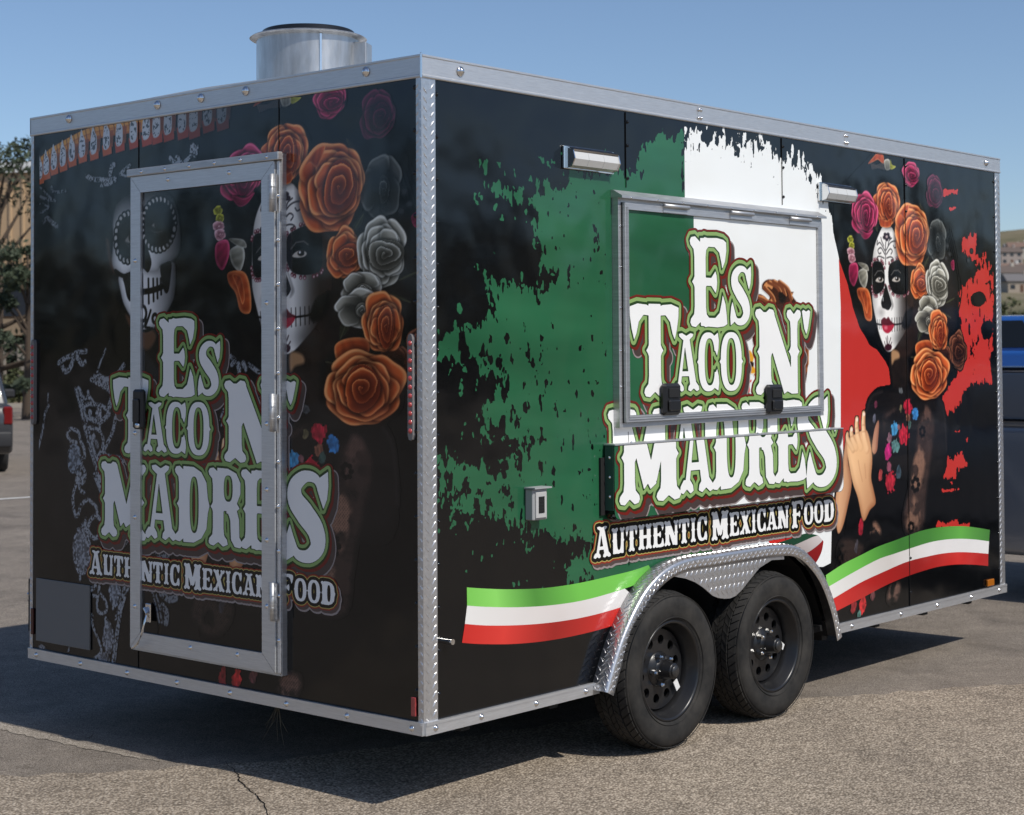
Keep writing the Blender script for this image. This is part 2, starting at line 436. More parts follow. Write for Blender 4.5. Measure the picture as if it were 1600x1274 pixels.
class Canvas:
    """a grid of print dots; only dots that carry ink become a mesh"""
    def __init__(s, u0, u1, v0, v1, h, base=BLACK):
        s.U, s.V = grid(u0, u1, v0, v1, h); s.h = h; s.u0, s.v0 = u0, v0
        s.C = np.empty(s.U.shape+(3,)); s.C[:] = base; s.ink = np.zeros(s.U.shape, bool)
    def win(s, P, m):
        P = np.asarray(P); h = s.h; ny, nx = s.U.shape
        i0 = max(0, int((P[:, 0].min()-m-s.u0)/h)); i1 = min(nx, int((P[:, 0].max()+m-s.u0)/h)+2)
        j0 = max(0, int((P[:, 1].min()-m-s.v0)/h)); j1 = min(ny, int((P[:, 1].max()+m-s.v0)/h)+2)
        return (slice(j0, max(j0, j1)), slice(i0, max(i0, i1)))
    def blend(s, w, M, col):
        if M.size == 0: return
        M = np.clip(M, 0, 1)[..., None]; col = np.asarray(col, float)
        s.C[w] = s.C[w]*(1-M)+col*M; s.ink[w] |= (M[..., 0] > .02)
    def poly(s, P, col, soft=None, op=1.0, shade=None):
        soft = soft or s.h*.7; w = s.win(P, soft*1.5); U, V = s.U[w], s.V[w]
        if U.size == 0: return
        F = sdf_poly(P, U, V); M = np.clip(F/(2*soft)+.5, 0, 1)*op
        c = np.asarray(col, float)
        if shade is not None: c = c*shade(U, V, F)[..., None]
        s.blend(w, M, c)
    def line(s, P, r, col, op=1.0, soft=None, speck=0):
        soft = soft or s.h*.7; w = s.win(P, np.max(r)+soft*2); U, V = s.U[w], s.V[w]
        if U.size == 0: return
        M = np.clip(sdf_line(P, r, U, V)/(2*soft)+.5, 0, 1)*op
        if speck: M = M*np.clip((fbm(U*speck, V*speck, 5, 2)-.30)*4.5, .0, 1)
        s.blend(w, M, col)
    def sheet(s, base, keep=None, w=0.0, tol=2.5):
        d = np.abs(s.C-np.asarray(base, float)).max(-1) > tol
        cell = d[:-1, :-1] | d[1:, :-1] | d[:-1, 1:] | d[1:, 1:]
        if keep is not None: cell &= keep(.5*(s.U[:-1, :-1]+s.U[1:, 1:]), .5*(s.V[:-1, :-1]+s.V[1:, 1:]))
        J, I = np.where(cell); nx = s.U.shape[1]
        q = np.stack([J*nx+I, J*nx+I+1, (J+1)*nx+I+1, (J+1)*nx+I], 1)
        used, inv = np.unique(q, return_inverse=True)
        P = np.stack([s.U.ravel()[used], s.V.ravel()[used]], 1)
        sh = Sheet()
        if len(used): sh.put_indexed(P, w, lin(np.clip(s.C.reshape(-1, 3)[used], 0, 255)), inv.reshape(-1, 4))
        return sh

# ------------------------------------------------------------------ flowers
PAL = {'orange': ((84, 26, 14), (214, 92, 42), (255, 172, 108)), 'pink': ((60, 8, 30), (168, 34, 78), (236, 98, 140)),
       'white': ((52, 50, 44), (168, 164, 148), (240, 238, 226)), 'brown': ((26, 12, 9), (84, 44, 30), (150, 92, 66)),
       'grey': ((16, 17, 18), (70, 72, 70), (128, 132, 128)), 'dimpink': ((30, 10, 20), (84, 28, 50), (136, 56, 84)),
       'yellow': ((80, 80, 10), (190, 190, 50), (236, 236, 120)), 'pale': ((120, 70, 80), (216, 160, 170), (246, 214, 218))}
def rose(cv, c, rx, ry, pal, seed=0, rot=0.0, rings=4, tilt=(0.10, -0.05), op=1.0):
    rg = np.random.default_rng(seed+100); dark, mid, lite = (np.array(x, float) for x in PAL[pal])
    c = np.asarray(c, float); w = cv.win(np.array([c-[rx*1.5, ry*1.5], c+[rx*1.5, ry*1.5]]), .01)
    U, V = cv.U[w], cv.V[w]
    if U.size == 0: return
    x = (U-c[0])/rx; y = (V-c[1])/ry
    ca, sa = math.cos(rot), math.sin(rot); x, y = x*ca+y*sa, -x*sa+y*ca
    px = cv.h/min(rx, ry)
    C = cv.C[w].copy()
    lay = [(5, .50, .60, .50), (5, .40, .50, .42), (4, .32, .44, .34)][:max(1, min(3, rings-1))]
    light = rg.uniform(1.2, 2.4)
    for li, (n, off, a, b) in enumerate(lay):
        ph = rg.uniform(0, 6.28); sx, sy = tilt[0]*li*.6, tilt[1]*li*.6
        for k in rg.permutation(n):
            th = ph+2*math.pi*k/n+rg.uniform(-.25, .25); cx, cy = off*math.cos(th)+sx, off*math.sin(th)+sy
            aa, bb = a*rg.uniform(.85, 1.2), b*rg.uniform(.85, 1.15)
            lx = (x-cx)*math.cos(th)+(y-cy)*math.sin(th); ly = -(x-cx)*math.sin(th)+(y-cy)*math.cos(th)
            ang = np.arctan2(ly/aa, lx/bb); p1, p2 = rg.uniform(0, 6, 2)
            q = np.sqrt((lx/bb)**2+(ly/aa)**2)/(1+.09*np.sin(2*ang+p1)+.05*np.sin(5*ang+p2)); sd = (1-q)*min(aa, bb)
            shadow = np.clip(1-np.abs(sd)/.13, 0, 1)*(sd < 0)*.45*op
            C = C*(1-shadow[..., None])+dark*.35*shadow[..., None]
            t = np.clip(.42+lx/bb*.62, 0, 1)**1.3; lit = .55+.45*math.cos(th-light)
            s1 = np.clip(t*(.70+.6*lit)+.10+.16*(fbm(x*3+li*9, y*3+k*3, seed, 3)-.5), 0, 1)[..., None]
            base = dark*(1-s1)+mid*s1
            s2 = np.clip(np.clip((q-.80)/.14, 0, 1)*np.clip(.35+lx/bb, 0, 1)*(.45+.6*lit)+np.clip(t-.5, 0, 1)*.75*lit, 0, 1)[..., None]
            base = base*(1-s2)+lite*s2
            M = (np.clip(sd/(1.3*px)+.5, 0, 1)*op)[..., None]; C = C*(1-M)+base*M
    # furled heart: a spiral of petal rims going down into shade
    R0 = .50 if rings > 2 else .34; sx, sy = tilt[0]*1.6, tilt[1]*1.6
    dx, dy = (x-sx)*(1.0+.25*math.sin(seed)), (y-sy)*(.95-.18*math.sin(seed)); a = np.arctan2(dy, dx); r = np.hypot(dx, dy)/R0*(1+.07*np.sin(2*a+seed)+.05*np.sin(3*a+seed*2))
    dn = fbm(x*3.1+seed, y*3.1, seed, 3)-.5
    tw = (2.5 if rings > 3 else 1.9)*r**.9-a/(2*math.pi)+.12*np.sin(a*3+seed)+.55*dn; fr = tw-np.floor(tw)
    g = np.clip((.12+.88*fr**1.2)*(.45+.70*r)*(.80+.35*np.cos(a-light)), 0, 1)[..., None]
    col = dark*(1-g)+mid*g
    hl = (np.clip((fr-.74)/.16, 0, 1)*(fr < .97)*np.clip(.25+.75*r, 0, 1)*(.55+.45*np.cos(a-light+.6)))[..., None]
    col = col*(1-hl)+lite*hl
    sdw = np.clip(1-np.abs(r-1)/.22, 0, 1)*(r > 1)*.7*op
    C = C*(1-sdw[..., None])+dark*.4*sdw[..., None]
    m = (np.clip((1-r)*R0/(1.3*px)+.5, 0, 1)*op)[..., None]; C = C*(1-m)+col*m
    edge = np.abs(C-cv.C[w]).max(-1) > 1
    cv.C[w] = C; cv.ink[w] |= edge
def petal(cv, P, pal, seed=0, rot=0.0, soft=None):
    dark, mid, lite = (np.array(x, float) for x in PAL[pal]); P = smooth(P, 5)
    w = cv.win(P, .02); U, V = cv.U[w], cv.V[w]
    if U.size == 0: return
    F = sdf_poly(P, U, V); mx = max(F.max(), 1e-4); d = np.clip(F/mx, 0, 1)
    ca, sa = math.cos(rot), math.sin(rot); c0 = P.mean(0); sz = np.ptp(P, 0).max()
    a = np.clip(.5+((U-c0[0])*ca+(V-c0[1])*sa)/sz+.25*(fbm(U*30, V*30, seed, 3)-.5), 0, 1)
    st = .5+.5*np.sin(((U-c0[0])*-sa+(V-c0[1])*ca)*180/ max(sz*8, .2)+fbm(U*18, V*18, seed+3, 2)*5)
    t = np.clip(a*.8+.15+.2*(st-.5), 0, 1)[..., None]; col = dark*(1-t)+mid*t
    rim = (np.clip(1-F/(mx*.35), 0, 1)*(.3+.7*a))[..., None]*.9; col = col*(1-rim)+lite*rim
    cv.blend(w, np.clip(F/(2*(soft or cv.h*.7))+.5, 0, 1), col)

# ------------------------------------------------------------------ the printed lady (drawn once, printed on the side and again on the rear)
def zz(ox, oy, s): return lambda *p: [(ox+x/s, oy+y/s) for x, y in p]
z1, z2, z3, z4 = zz(1300, 230, 6.154), zz(1300, 360, 6.154), zz(1300, 500, 6.154), zz(1290, 640, 3.746)
def lady(cv, T):
    """T maps photo pixels of the trailer's side to (u, v) on the canvas"""
    q = lambda pts: T(np.array([p[0] for p in pts], float), np.array([p[1] for p in pts], float))
    one = lambda x, y: T(np.array([x], float), np.array([y], float))[0]
    def sz(x, y, rx, ry):
        a, b = one(x-rx, y), one(x+rx, y); c, d = one(x, y-ry), one(x, y+ry); return abs(b[0]-a[0])/2, abs(c[1]-d[1])/2
    def ro(x, y, rx, ry, pal, seed, **k):
        a, b = sz(x, y, rx, ry); rose(cv, one(x, y), a*1.15, b*1.15, pal, seed, **k)
    def blob(x, y, rx, ry, col, **k):
        a, b = sz(x, y, rx, ry); c = one(x, y); cv.poly(ell(c[0], c[1], a, b, 28), col, **k)
    # soft hair and veil glow behind the flowers
    for x, y, rx, ry, col, op in ((1405, 470, 60, 110, (30, 27, 26), .8), (1478, 470, 22, 80, (32, 26, 30), .7), (1440, 350, 70, 60, (20, 20, 23), .6)):
        a, b = sz(x, y, rx, ry); c = one(x, y); w = cv.win(ell(c[0], c[1], a, b), .02); U, V = cv.U[w], cv.V[w]
        cv.blend(w, np.clip(1-np.hypot((U-c[0])/a, (V-c[1])/b), 0, 1)*op, col)
    def soft(P, col, op, fade, tex=0.0, seed=0, n=4):
        P = smooth(q(P), n); w = cv.win(P, fade); U, V = cv.U[w], cv.V[w]
        if U.size == 0: return
        F = sdf_poly(P, U, V); M = np.clip(F/fade+.35, 0, 1)*op
        if tex: M = M*np.clip(1+tex*(fbm(U*9, V*22, seed, 3)-.5)*3, 0, 1.3)
        cv.blend(w, M, col)
    soft(z3((400, 700), (560, 640), (700, 640), (900, 690), (1040, 770), (1080, 900), (1100, 1240), (1040, 1500), (700, 1520), (420, 1400), (330, 1200), (325, 880)), (27, 24, 24), .95, .06, .5, 2)
    soft(z3((560, 330), (700, 330), (740, 480), (720, 640), (600, 660), (565, 560)), (36, 28, 25), .9, .03, .4, 3)
    soft(z2((700, 900), (790, 640), (840, 760), (830, 1000), (760, 1200), (640, 1230), (600, 1150)), (44, 32, 28), .95, .03, .3, 4)
    soft(z1((190, 900), (300, 840), (420, 860), (390, 1100), (380, 1500), (320, 1600), (210, 1300)), (24, 22, 23), .9, .05, .8, 5)
    soft(z1((640, 1120), (860, 1080), (1100, 1040), (1180, 1300), (1180, 1700), (900, 1960), (740, 1800), (760, 1400)), (30, 24, 24), .9, .06, .6, 6)
    for k in range(26):                                   # strands of the veil and hair
        x0 = 700+18*k; cv.line(smooth(q(z2((x0, -140+abs(k-10)*9), (x0+60, 250), (x0+70+6*k % 50, 600), (x0+20, 1000))), 4, False), .0016, (44, 40, 42), .35)
    for x, y, r_, a_ in ((1408, 402, 9, .6), (1446, 412, 8, 2.2), (1432, 462, 9, 4.0), (1452, 466, 8, 5.0), (1478, 492, 8, .4), (1438, 520, 9, 2.0), (1480, 540, 9, 1.0), (1432, 560, 9, 3.3), (1404, 330, 9, 1.6), (1368, 350, 8, 4.4), (1470, 600, 9, 5.2), (1440, 330, 8, 1.2), (1484, 470, 7, 2.8)):
        d_ = np.array([math.cos(a_), math.sin(a_)*1.6])*r_; n_ = np.array([-d_[1]*.30, d_[0]*.22])
        P = [(x-d_[0], y-d_[1]), (x+n_[0], y+n_[1]), (x+d_[0], y+d_[1]), (x-n_[0], y-n_[1])]
        cv.poly(smooth(q(P), 4), (44, 46, 34), .004, .9); cv.line(q([P[0], P[2]]), .0022, (84, 84, 62), .8)
    soft(z4((545, 60), (600, -10), (640, 100), (610, 330), (590, 520), (570, 700), (480, 735), (450, 640), (480, 480), (520, 280)), (60, 46, 42), .9, .035, .6, 8)
    for P in (((1030, 770), (1078, 900), (1098, 1240)), ((330, 880), (380, 740), (480, 690))): cv.line(smooth(q(z3(*P)), 5, False), .006, (62, 54, 52), .6, .012)
    # ---- dress and lace
    lace = (96, 72, 64)
    def lacepoly(P, col, s):
        P = smooth(q(P), 4); w = cv.win(P, .02); U, V = cv.U[w], cv.V[w]
        if U.size == 0: return
        F = sdf_poly(P, U, V); M = np.clip(F/.030, 0, 1)*(.55+.45*(np.sin(U*420)*np.sin(V*420) > -.2))
        M = M*np.clip((fbm(U*16, V*16, s, 3)-.36)*6, 0.05, 1)
        cv.blend(w, M, col)
    lacepoly(z3((890, 800), (950, 850), (960, 960), (900, 1100), (870, 1180), (820, 1060), (860, 900)), lace, 1)
    lacepoly(z4((545, 195), (590, 280), (575, 400), (550, 480), (500, 470), (490, 400), (510, 280)), (140, 104, 86), 2)
    lacepoly(z4((515, 490), (555, 560), (560, 650), (540, 720), (470, 720), (465, 630), (490, 560)), (130, 98, 82), 3)
    lacepoly(z4((570, 120), (620, 60), (630, 160), (600, 330), (585, 420), (560, 500), (590, 280)), (64, 50, 46), 4)
    lacepoly(z3((480, 900), (560, 850), (680, 760), (640, 860), (540, 980), (500, 1110)), (70, 54, 50), 5)
    lacepoly(z4((290, 640), (330, 700), (320, 780), (290, 810), (255, 770), (250, 690)), (150, 110, 90), 6)
    lacepoly(z4((375, 1020), (430, 1000), (445, 1050), (420, 1130), (380, 1160), (350, 1110)), (110, 82, 72), 7)
    lacepoly(z4((70, 770), (150, 740), (230, 800), (180, 950), (60, 980)), (52, 40, 36), 8)
    for x, y, s in ((565, 130, 22), (525, 440, 30), (500, 690, 22), (260, 600, 26)):        # black lace flowers over the skin
        (cx, cy), = z4((x, y))
        for k in range(7):
            t = k*.9; blob(cx+math.cos(t)*s/3.746*.6, cy+math.sin(t)*s/3.746*1.2, s/3.746*.34, s/3.746*.5, (14, 13, 14))
    def gem(zf, x, y, rx, ry, col, seed):
        (cx, cy), = zf((x, y)); a, b = sz(cx, cy, rx, ry); c = one(cx, cy); E_ = ell(c[0], c[1], a*1.15, b*1.15, 24, rot=-.25)
        w = cv.win(E_, .01); U, V = cv.U[w], cv.V[w]
        if U.size == 0: return
        F = sdf_poly(E_, U, V)+(fbm(U*60, V*60, seed, 2)-.5)*min(a, b)*1.0
        sh = (.55+.75*fbm(U*90, V*50, seed+9, 2))[..., None]
        cv.blend(w, np.clip(F/.004+.5, 0, 1)*.95, np.asarray(col, float)*sh)
    for i, (zf, x, y, rx, ry, col) in enumerate((
        (z3, 730, 835, 5.5, 10, (196, 40, 62)), (z3, 800, 905, 4.2, 8, (62, 132, 196)), (z3, 600, 1050, 4.4, 9, (70, 150, 200)), (z3, 690, 1115, 6.5, 14, (196, 34, 56)),
        (z3, 730, 950, 3, 6, (150, 96, 76)), (z3, 550, 1140, 3, 7, (140, 100, 112)), (z3, 660, 850, 2, 5, (120, 110, 80)), (z3, 420, 810, 2.5, 5, (110, 50, 70)),
        (z3, 405, 950, 2.2, 6, (96, 96, 110)), (z3, 745, 1010, 2.4, 6, (66, 90, 84)), (z3, 660, 680, 3, 4, (90, 92, 94)), (z3, 640, 1030, 2.2, 4, (130, 84, 88)),
        (z4, 410, 215, 5.5, 9, (96, 140, 138)), (z4, 365, 245, 4.6, 12, (206, 44, 124)), (z4, 370, 335, 3, 8, (150, 80, 100)), (z4, 425, 370, 3.6, 9, (66, 84, 96)),
        (z4, 378, 425, 6.5, 15, (186, 40, 58)), (z4, 320, 385, 2.5, 9, (168, 66, 66)), (z4, 205, 690, 3.2, 12, (160, 34, 50)), (z4, 215, 1145, 4.0, 14, (206, 50, 52)),
        (z4, 163, 1150, 3.4, 12, (150, 44, 48)), (z4, 195, 1200, 2.4, 6, (84, 130, 120)), (z4, 275, 1090, 3.0, 8, (110, 64, 66)), (z4, 180, 800, 2.4, 10, (70, 66, 72)))):
        gem(zf, x, y, rx, ry, col, i*3)
    # ---- hands
    def skin(P, lo, hi, rot=0.0, n=5):
        P = smooth(q(P), n); w = cv.win(P, .01); U, V = cv.U[w], cv.V[w]
        if U.size == 0: return
        F = sdf_poly(P, U, V); c0 = P.mean(0); s_ = np.ptp(P, 0)
        t = np.clip(.5+((U-c0[0])/s_[0]*math.cos(rot)+(V-c0[1])/s_[1]*math.sin(rot)), 0, 1)*.75+np.clip(F/.035, 0, 1)*.35
        t = np.clip(t, 0, 1)[..., None]; cv.blend(w, np.clip(F/(1.5*cv.h)+.5, 0, 1), np.asarray(lo, float)*(1-t)+np.asarray(hi, float)*t)
    skin(z4((122, 150), (105, 260), (95, 330), (62, 480), (57, 600), (70, 722), (98, 690), (128, 570), (152, 430), (130, 300), (134, 180)), (150, 96, 66), (236, 186, 142), 2.6)
    skin(z4((305, 65), (312, 90), (306, 180), (300, 240), (282, 262), (270, 225), (284, 120)), (130, 80, 62), (214, 160, 128), 2.8)
    skin(z4((236, 120), (262, 205), (272, 300), (266, 400), (280, 470), (292, 548), (258, 590), (230, 648), (212, 636), (188, 520), (158, 430), (136, 320), (124, 215), (140, 170), (180, 140)), (158, 102, 68), (248, 200, 150), 2.5)
    def finger(P, r0, r1, tone=1.0):
        P = smooth(q(z4(*P)), 5, False); k = (abs(one(1340, 700)[0]-one(1341, 700)[0])+abs(one(1340, 700)[1]-one(1340, 701)[1]))/2/3.746
        rr = np.linspace(r0, r1, len(P))*k; w = cv.win(P, rr.max()*1.3); U, V = cv.U[w], cv.V[w]
        if U.size == 0: return
        F = sdf_line(P, rr, U, V); F2 = sdf_line(P+np.array([-.35*rr.mean(), .12*rr.mean()]), rr, U, V)
        t = np.clip(F2/rr.mean()*1.1+.30, 0, 1)[..., None]
        cv.blend(w, np.clip(F/(1.6*cv.h)+.5, 0, 1), (np.array([184, 126, 88.])*(1-t)+np.array([250, 206, 158.])*t)*tone)
    finger(((160, 230), (136, 190), (126, 165), (127, 146)), 17, 11, .94); finger(((178, 220), (158, 175), (150, 140), (151, 116)), 18, 12, .97)
    finger(((205, 220), (188, 160), (181, 100), (182, 58)), 19, 13); finger(((240, 230), (226, 160), (220, 90), (222, 26)), 21, 13)
    c_ = one(*z4((205, 235))[0]); a_, b_ = sz(*z4((205, 235))[0], 24, 30); w = cv.win(ell(c_[0], c_[1], a_, b_), .0); U, V = cv.U[w], cv.V[w]
    if U.size: cv.blend(w, np.clip(1.25-1.25*np.hypot((U-c_[0])/a_, (V-c_[1])/b_), 0, 1)*.85, (238, 188, 138))
    for P in (((176, 112), (188, 106)), ((174, 142), (190, 136)), ((214, 92), (230, 90)), ((214, 130), (232, 128)), ((146, 160), (158, 156)), ((190, 300), (200, 360), (214, 420)), ((228, 320), (234, 400))): cv.line(q(z4(*P)), .0028, (176, 118, 82), .5, .005)
    for x, y in ((223, 28), (183, 60), (151, 118)): blob(*z4((x, y))[0], 1.7, 3.2, (250, 226, 206))
    # ---- face
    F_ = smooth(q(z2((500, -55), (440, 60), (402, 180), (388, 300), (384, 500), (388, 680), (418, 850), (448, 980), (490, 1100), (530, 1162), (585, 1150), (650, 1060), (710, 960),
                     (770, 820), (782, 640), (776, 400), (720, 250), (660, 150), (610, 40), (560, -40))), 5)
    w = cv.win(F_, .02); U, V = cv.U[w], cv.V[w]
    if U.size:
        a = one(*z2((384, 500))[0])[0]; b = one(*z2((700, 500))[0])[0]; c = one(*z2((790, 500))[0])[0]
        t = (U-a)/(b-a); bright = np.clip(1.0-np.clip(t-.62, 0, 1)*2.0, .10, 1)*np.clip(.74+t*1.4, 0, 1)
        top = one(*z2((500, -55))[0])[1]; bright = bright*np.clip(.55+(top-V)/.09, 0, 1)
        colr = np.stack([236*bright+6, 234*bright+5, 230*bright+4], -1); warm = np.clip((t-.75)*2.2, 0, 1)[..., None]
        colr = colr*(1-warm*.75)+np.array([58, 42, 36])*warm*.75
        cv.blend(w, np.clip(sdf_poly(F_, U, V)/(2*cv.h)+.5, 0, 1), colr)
    # cheek hollow, jaw shade
    cv.poly(smooth(q(z2((700, 795), (735, 760), (775, 745), (768, 850), (740, 930), (690, 945), (672, 900))), 4), (16, 15, 16), .008)
    for cxy, rx, ry, op in (((470, 790), 8, 12, .35), ((650, 1050), 16, 18, .5)):
        a, b = sz(*z2(cxy)[0], rx, ry); c = one(*z2(cxy)[0]); w = cv.win(ell(c[0], c[1], a, b), .0); U, V = cv.U[w], cv.V[w]
        cv.blend(w, np.clip(1-np.hypot((U-c[0])/a, (V-c[1])/b), 0, 1)*op, (60, 58, 58))
    soc1 = ((405, 300), (468, 306), (498, 372), (506, 470), (492, 566), (432, 616), (396, 592), (386, 460), (388, 350))
    soc2 = ((546, 345), (590, 300), (650, 280), (705, 292), (728, 360), (730, 560), (702, 612), (624, 618), (570, 582), (540, 480))
    for sc_, cen, hi in ((soc1, (446, 460), 395), (soc2, (632, 455), 720)):
        P = smooth(q(z2(*sc_)), 4)
        n = 26; idx = np.linspace(0, len(P)-1, n, endpoint=False).astype(int); c0 = P.mean(0)
        for i in idx:                                     # beaded edge of the painted sockets
            d = P[i]-c0; d = d/np.linalg.norm(d)
            if abs(d[1]) < .45: continue
            e = P[i]+d*.009; cv.poly(ell(e[0], e[1], .0095, .0095, 14), (96, 34, 46)); cv.poly(ell(e[0]+d[0]*.003, e[1]+d[1]*.003, .0042, .0042, 10), (214, 190, 192))
        cv.poly(P, (15, 16, 19))
    for (ex, ey), f in (((455, 476), 1), ((614, 472), 1)):
        cv.line(q(z2((ex-46, ey-42), (ex-18, ey-84), (ex+22, ey-86), (ex+44, ey-60))), .0030, (120, 116, 112), .75)
        cv.poly(smooth(q(z2((ex-38, ey+10), (ex-18, ey-18), (ex+14, ey-24), (ex+38, ey-2), (ex+26, ey+20), (ex-10, ey+24))), 4), (200, 192, 182))
        cv.poly(smooth(q(z2((ex-8, ey-16), (ex+8, ey-26), (ex+24, ey-18), (ex+24, ey+8), (ex+6, ey+15), (ex-9, ey+2))), 4), (24, 17, 15))
        blob(*z2((ex+2, ey-12))[0], .9, 1.4, (240, 240, 240))
    nose = smooth(q(z2((515, 520), (540, 590), (566, 680), (570, 722), (542, 768), (506, 756), (480, 742), (470, 692), (490, 618))), 4)
    cv.poly(nose, (18, 18, 20)); cv.line(q(z2((488, 650), (489, 675))), .004, (220, 220, 220), .9, .004)
    cv.poly(smooth(q(z2((545, 560), (575, 660), (590, 730), (566, 770), (572, 700))), 3), (120, 118, 116), .006, .7)
    cv.line(q(z2((420, 898), (470, 910), (600, 908), (660, 900), (716, 872))), .0042, (14, 12, 14))
    for i, x in enumerate((574, 598, 622, 646, 668, 690)): cv.line(q(z2((x, 846-i*2), (x+3, 974-i*4))), .0026, (20, 18, 20), .95)
    for x in (436, 452, 468): cv.line(q(z2((x, 862), (x+3, 950))), .0022, (30, 28, 30), .8)
    cv.poly(smooth(q(z2((474, 862), (502, 838), (522, 852), (540, 834), (570, 878), (602, 906), (530, 912), (476, 908))), 4), (88, 18, 30))
    cv.poly(smooth(q(z2((480, 912), (530, 916), (594, 910), (574, 962), (532, 992), (492, 966))), 4), (176, 40, 62)); blob(*z2((516, 938))[0], 2.6, 3.0, (226, 120, 136), soft=.006, op=.8)
    ink = (34, 30, 34)                                    # brow ornament and chin flower
    for k in range(5):
        t = k*2*math.pi/5+.3; blob(*z2((524+24*math.cos(t), 62+26*math.sin(t)))[0], 2.6, 3.0, (46, 36, 44))
    blob(*z2((524, 62))[0], 1.5, 2.0, (190, 170, 170))
    for P in (((516, 110), (512, 170), (512, 260), (514, 330)), ((505, 230), (470, 170), (440, 190), (450, 225), (468, 218)), ((522, 230), (556, 180), (578, 200), (566, 228)),
              ((508, 200), (460, 120), (432, 140), (436, 100)), ((520, 190), (560, 120), (608, 106), (620, 150), (600, 170), (588, 148)), ((500, 270), (452, 250), (430, 270), (450, 292)),
              ((524, 268), (560, 256), (585, 272), (566, 290)), ((496, 150), (476, 104), (468, 70)), ((538, 140), (548, 100), (572, 76))):
        cv.line(smooth(q(z2(*P)), 5, False), .0032, ink, .95)
    for P in (((530, 1120), (522, 1060), (518, 1036)), ((534, 1110), (534, 1040), (530, 1020)), ((540, 1112), (556, 1060), (562, 1036)), ((516, 1120), (506, 1088), (502, 1070)), ((552, 1120), (568, 1090), (572, 1078))):
        cv.line(q(z2(*P)), .0028, (40, 22, 28), .95)
    cv.poly(smooth(q(z2((506, 1116), (536, 1092), (572, 1110), (566, 1148), (536, 1160), (512, 1146))), 4), (56, 24, 34))
    cv.poly(smooth(q(z2((572, 1160), (600, 1150), (640, 1176), (646, 1226), (600, 1250), (576, 1290), (568, 1220))), 4), (178, 136, 98), .008, .95)
    # ---- flowers, back to front
    ro(1463, 376, 13, 30, 'grey', 21, rings=2, op=.9)
    ro(1460, 300, 12, 23, 'dimpink', 22, rings=3, op=.85)
    ro(1423, 273, 11.5, 17, 'pink', 23, rings=3)
    petal(cv, q(z1((345, 160), (400, 90), (430, 62), (488, 70), (494, 160), (440, 122), (400, 140))), 'orange', 4, 1.5)
    petal(cv, q(z1((500, 130), (548, 122), (556, 210), (512, 216))), 'white', 5, 1.5); petal(cv, q(z1((560, 120), (575, 170), (612, 190), (560, 214))), 'yellow', 6)
    for i in range(14):
        cv.line(q(z1((370+i*9, 176-abs(i-6)*3), (384+i*9, 200+abs(i-6)*2))), .003, (90, 78, 72), .8)
    ro(1496, 547, 11.5, 27, 'brown', 24, rings=3); ro(1474, 562, 10, 20, 'brown', 25, rings=1)
    ro(1385, 318, 17.5, 31, 'orange', 26, rings=4); petal(cv, q(z1((455, 680), (520, 712), (566, 690), (560, 766), (470, 764))), 'orange', 8, -1.5)
    ro(1349.6, 334, 18, 29, 'pink', 27, rings=4); petal(cv, q(z1((262, 800), (340, 834), (394, 800), (350, 872), (300, 880))), 'pink', 9, 0)
    ro(1425, 366.5, 23.5, 44, 'orange', 28, rings=4, tilt=(.16, -.02)); petal(cv, q(z1((640, 660), (690, 570), (740, 560), (700, 690), (662, 650))), 'orange', 10, 1.2)
    ro(1437, 441, 12.5, 24, 'orange', 29, rings=3); ro(1464, 443, 16.5, 33, 'white', 30, rings=4)
    ro(1449.5, 480, 13, 17, 'white', 31, rings=2); ro(1448, 502, 15, 18, 'white', 32, rings=2)
    ro(1466, 517.6, 13.5, 28, 'orange', 33, rings=4)
    petal(cv, q(z3((800, 250), (860, 200), (950, 205), (960, 300), (880, 360), (820, 366))), 'orange', 11, 2.4)
    ro(1452.7, 584.5, 26.5, 36, 'orange', 34, rings=4, tilt=(-.02, -.02))
    for x, y, rx, ry, pal in ((1328.5, 374, 4.0, 5, 'yellow'), (1330.5, 384, 3.6, 5, 'yellow'), (1329, 394, 5, 6, 'pale'), (1331, 404, 5, 6.5, 'pale')): ro(x, y, rx, ry, pal, int(x), rings=1)
    petal(cv, q(z2((170, 330), (236, 318), (250, 420), (214, 536), (176, 500), (160, 420))), 'pink', 12, .8)
    petal(cv, q(z2((256, 390), (320, 366), (342, 450), (318, 556), (276, 520), (254, 450))), 'white', 13, .4); petal(cv, q(z2((244, 310), (330, 330), (350, 390), (300, 372))), 'white', 15, .4)
    petal(cv, q(z2((244, 560), (330, 560), (368, 640), (384, 800), (372, 870), (320, 850), (290, 720), (248, 640))), 'orange', 14, .3); petal(cv, q(z2((270, 580), (320, 600), (344, 740), (330, 800), (300, 680))), 'orange', 16, -2)
    petal(cv, q(z2((1140, 310), (1170, 290), (1172, 380), (1150, 370))), 'pink', 17)
    for x, y in ((1108, 150), (1096, 270), (1130, 232), (1310, 350-60), (1340, 200)): blob(*z2((x, y))[0], 2, 3, (60, 62, 64), soft=.006, op=.8)

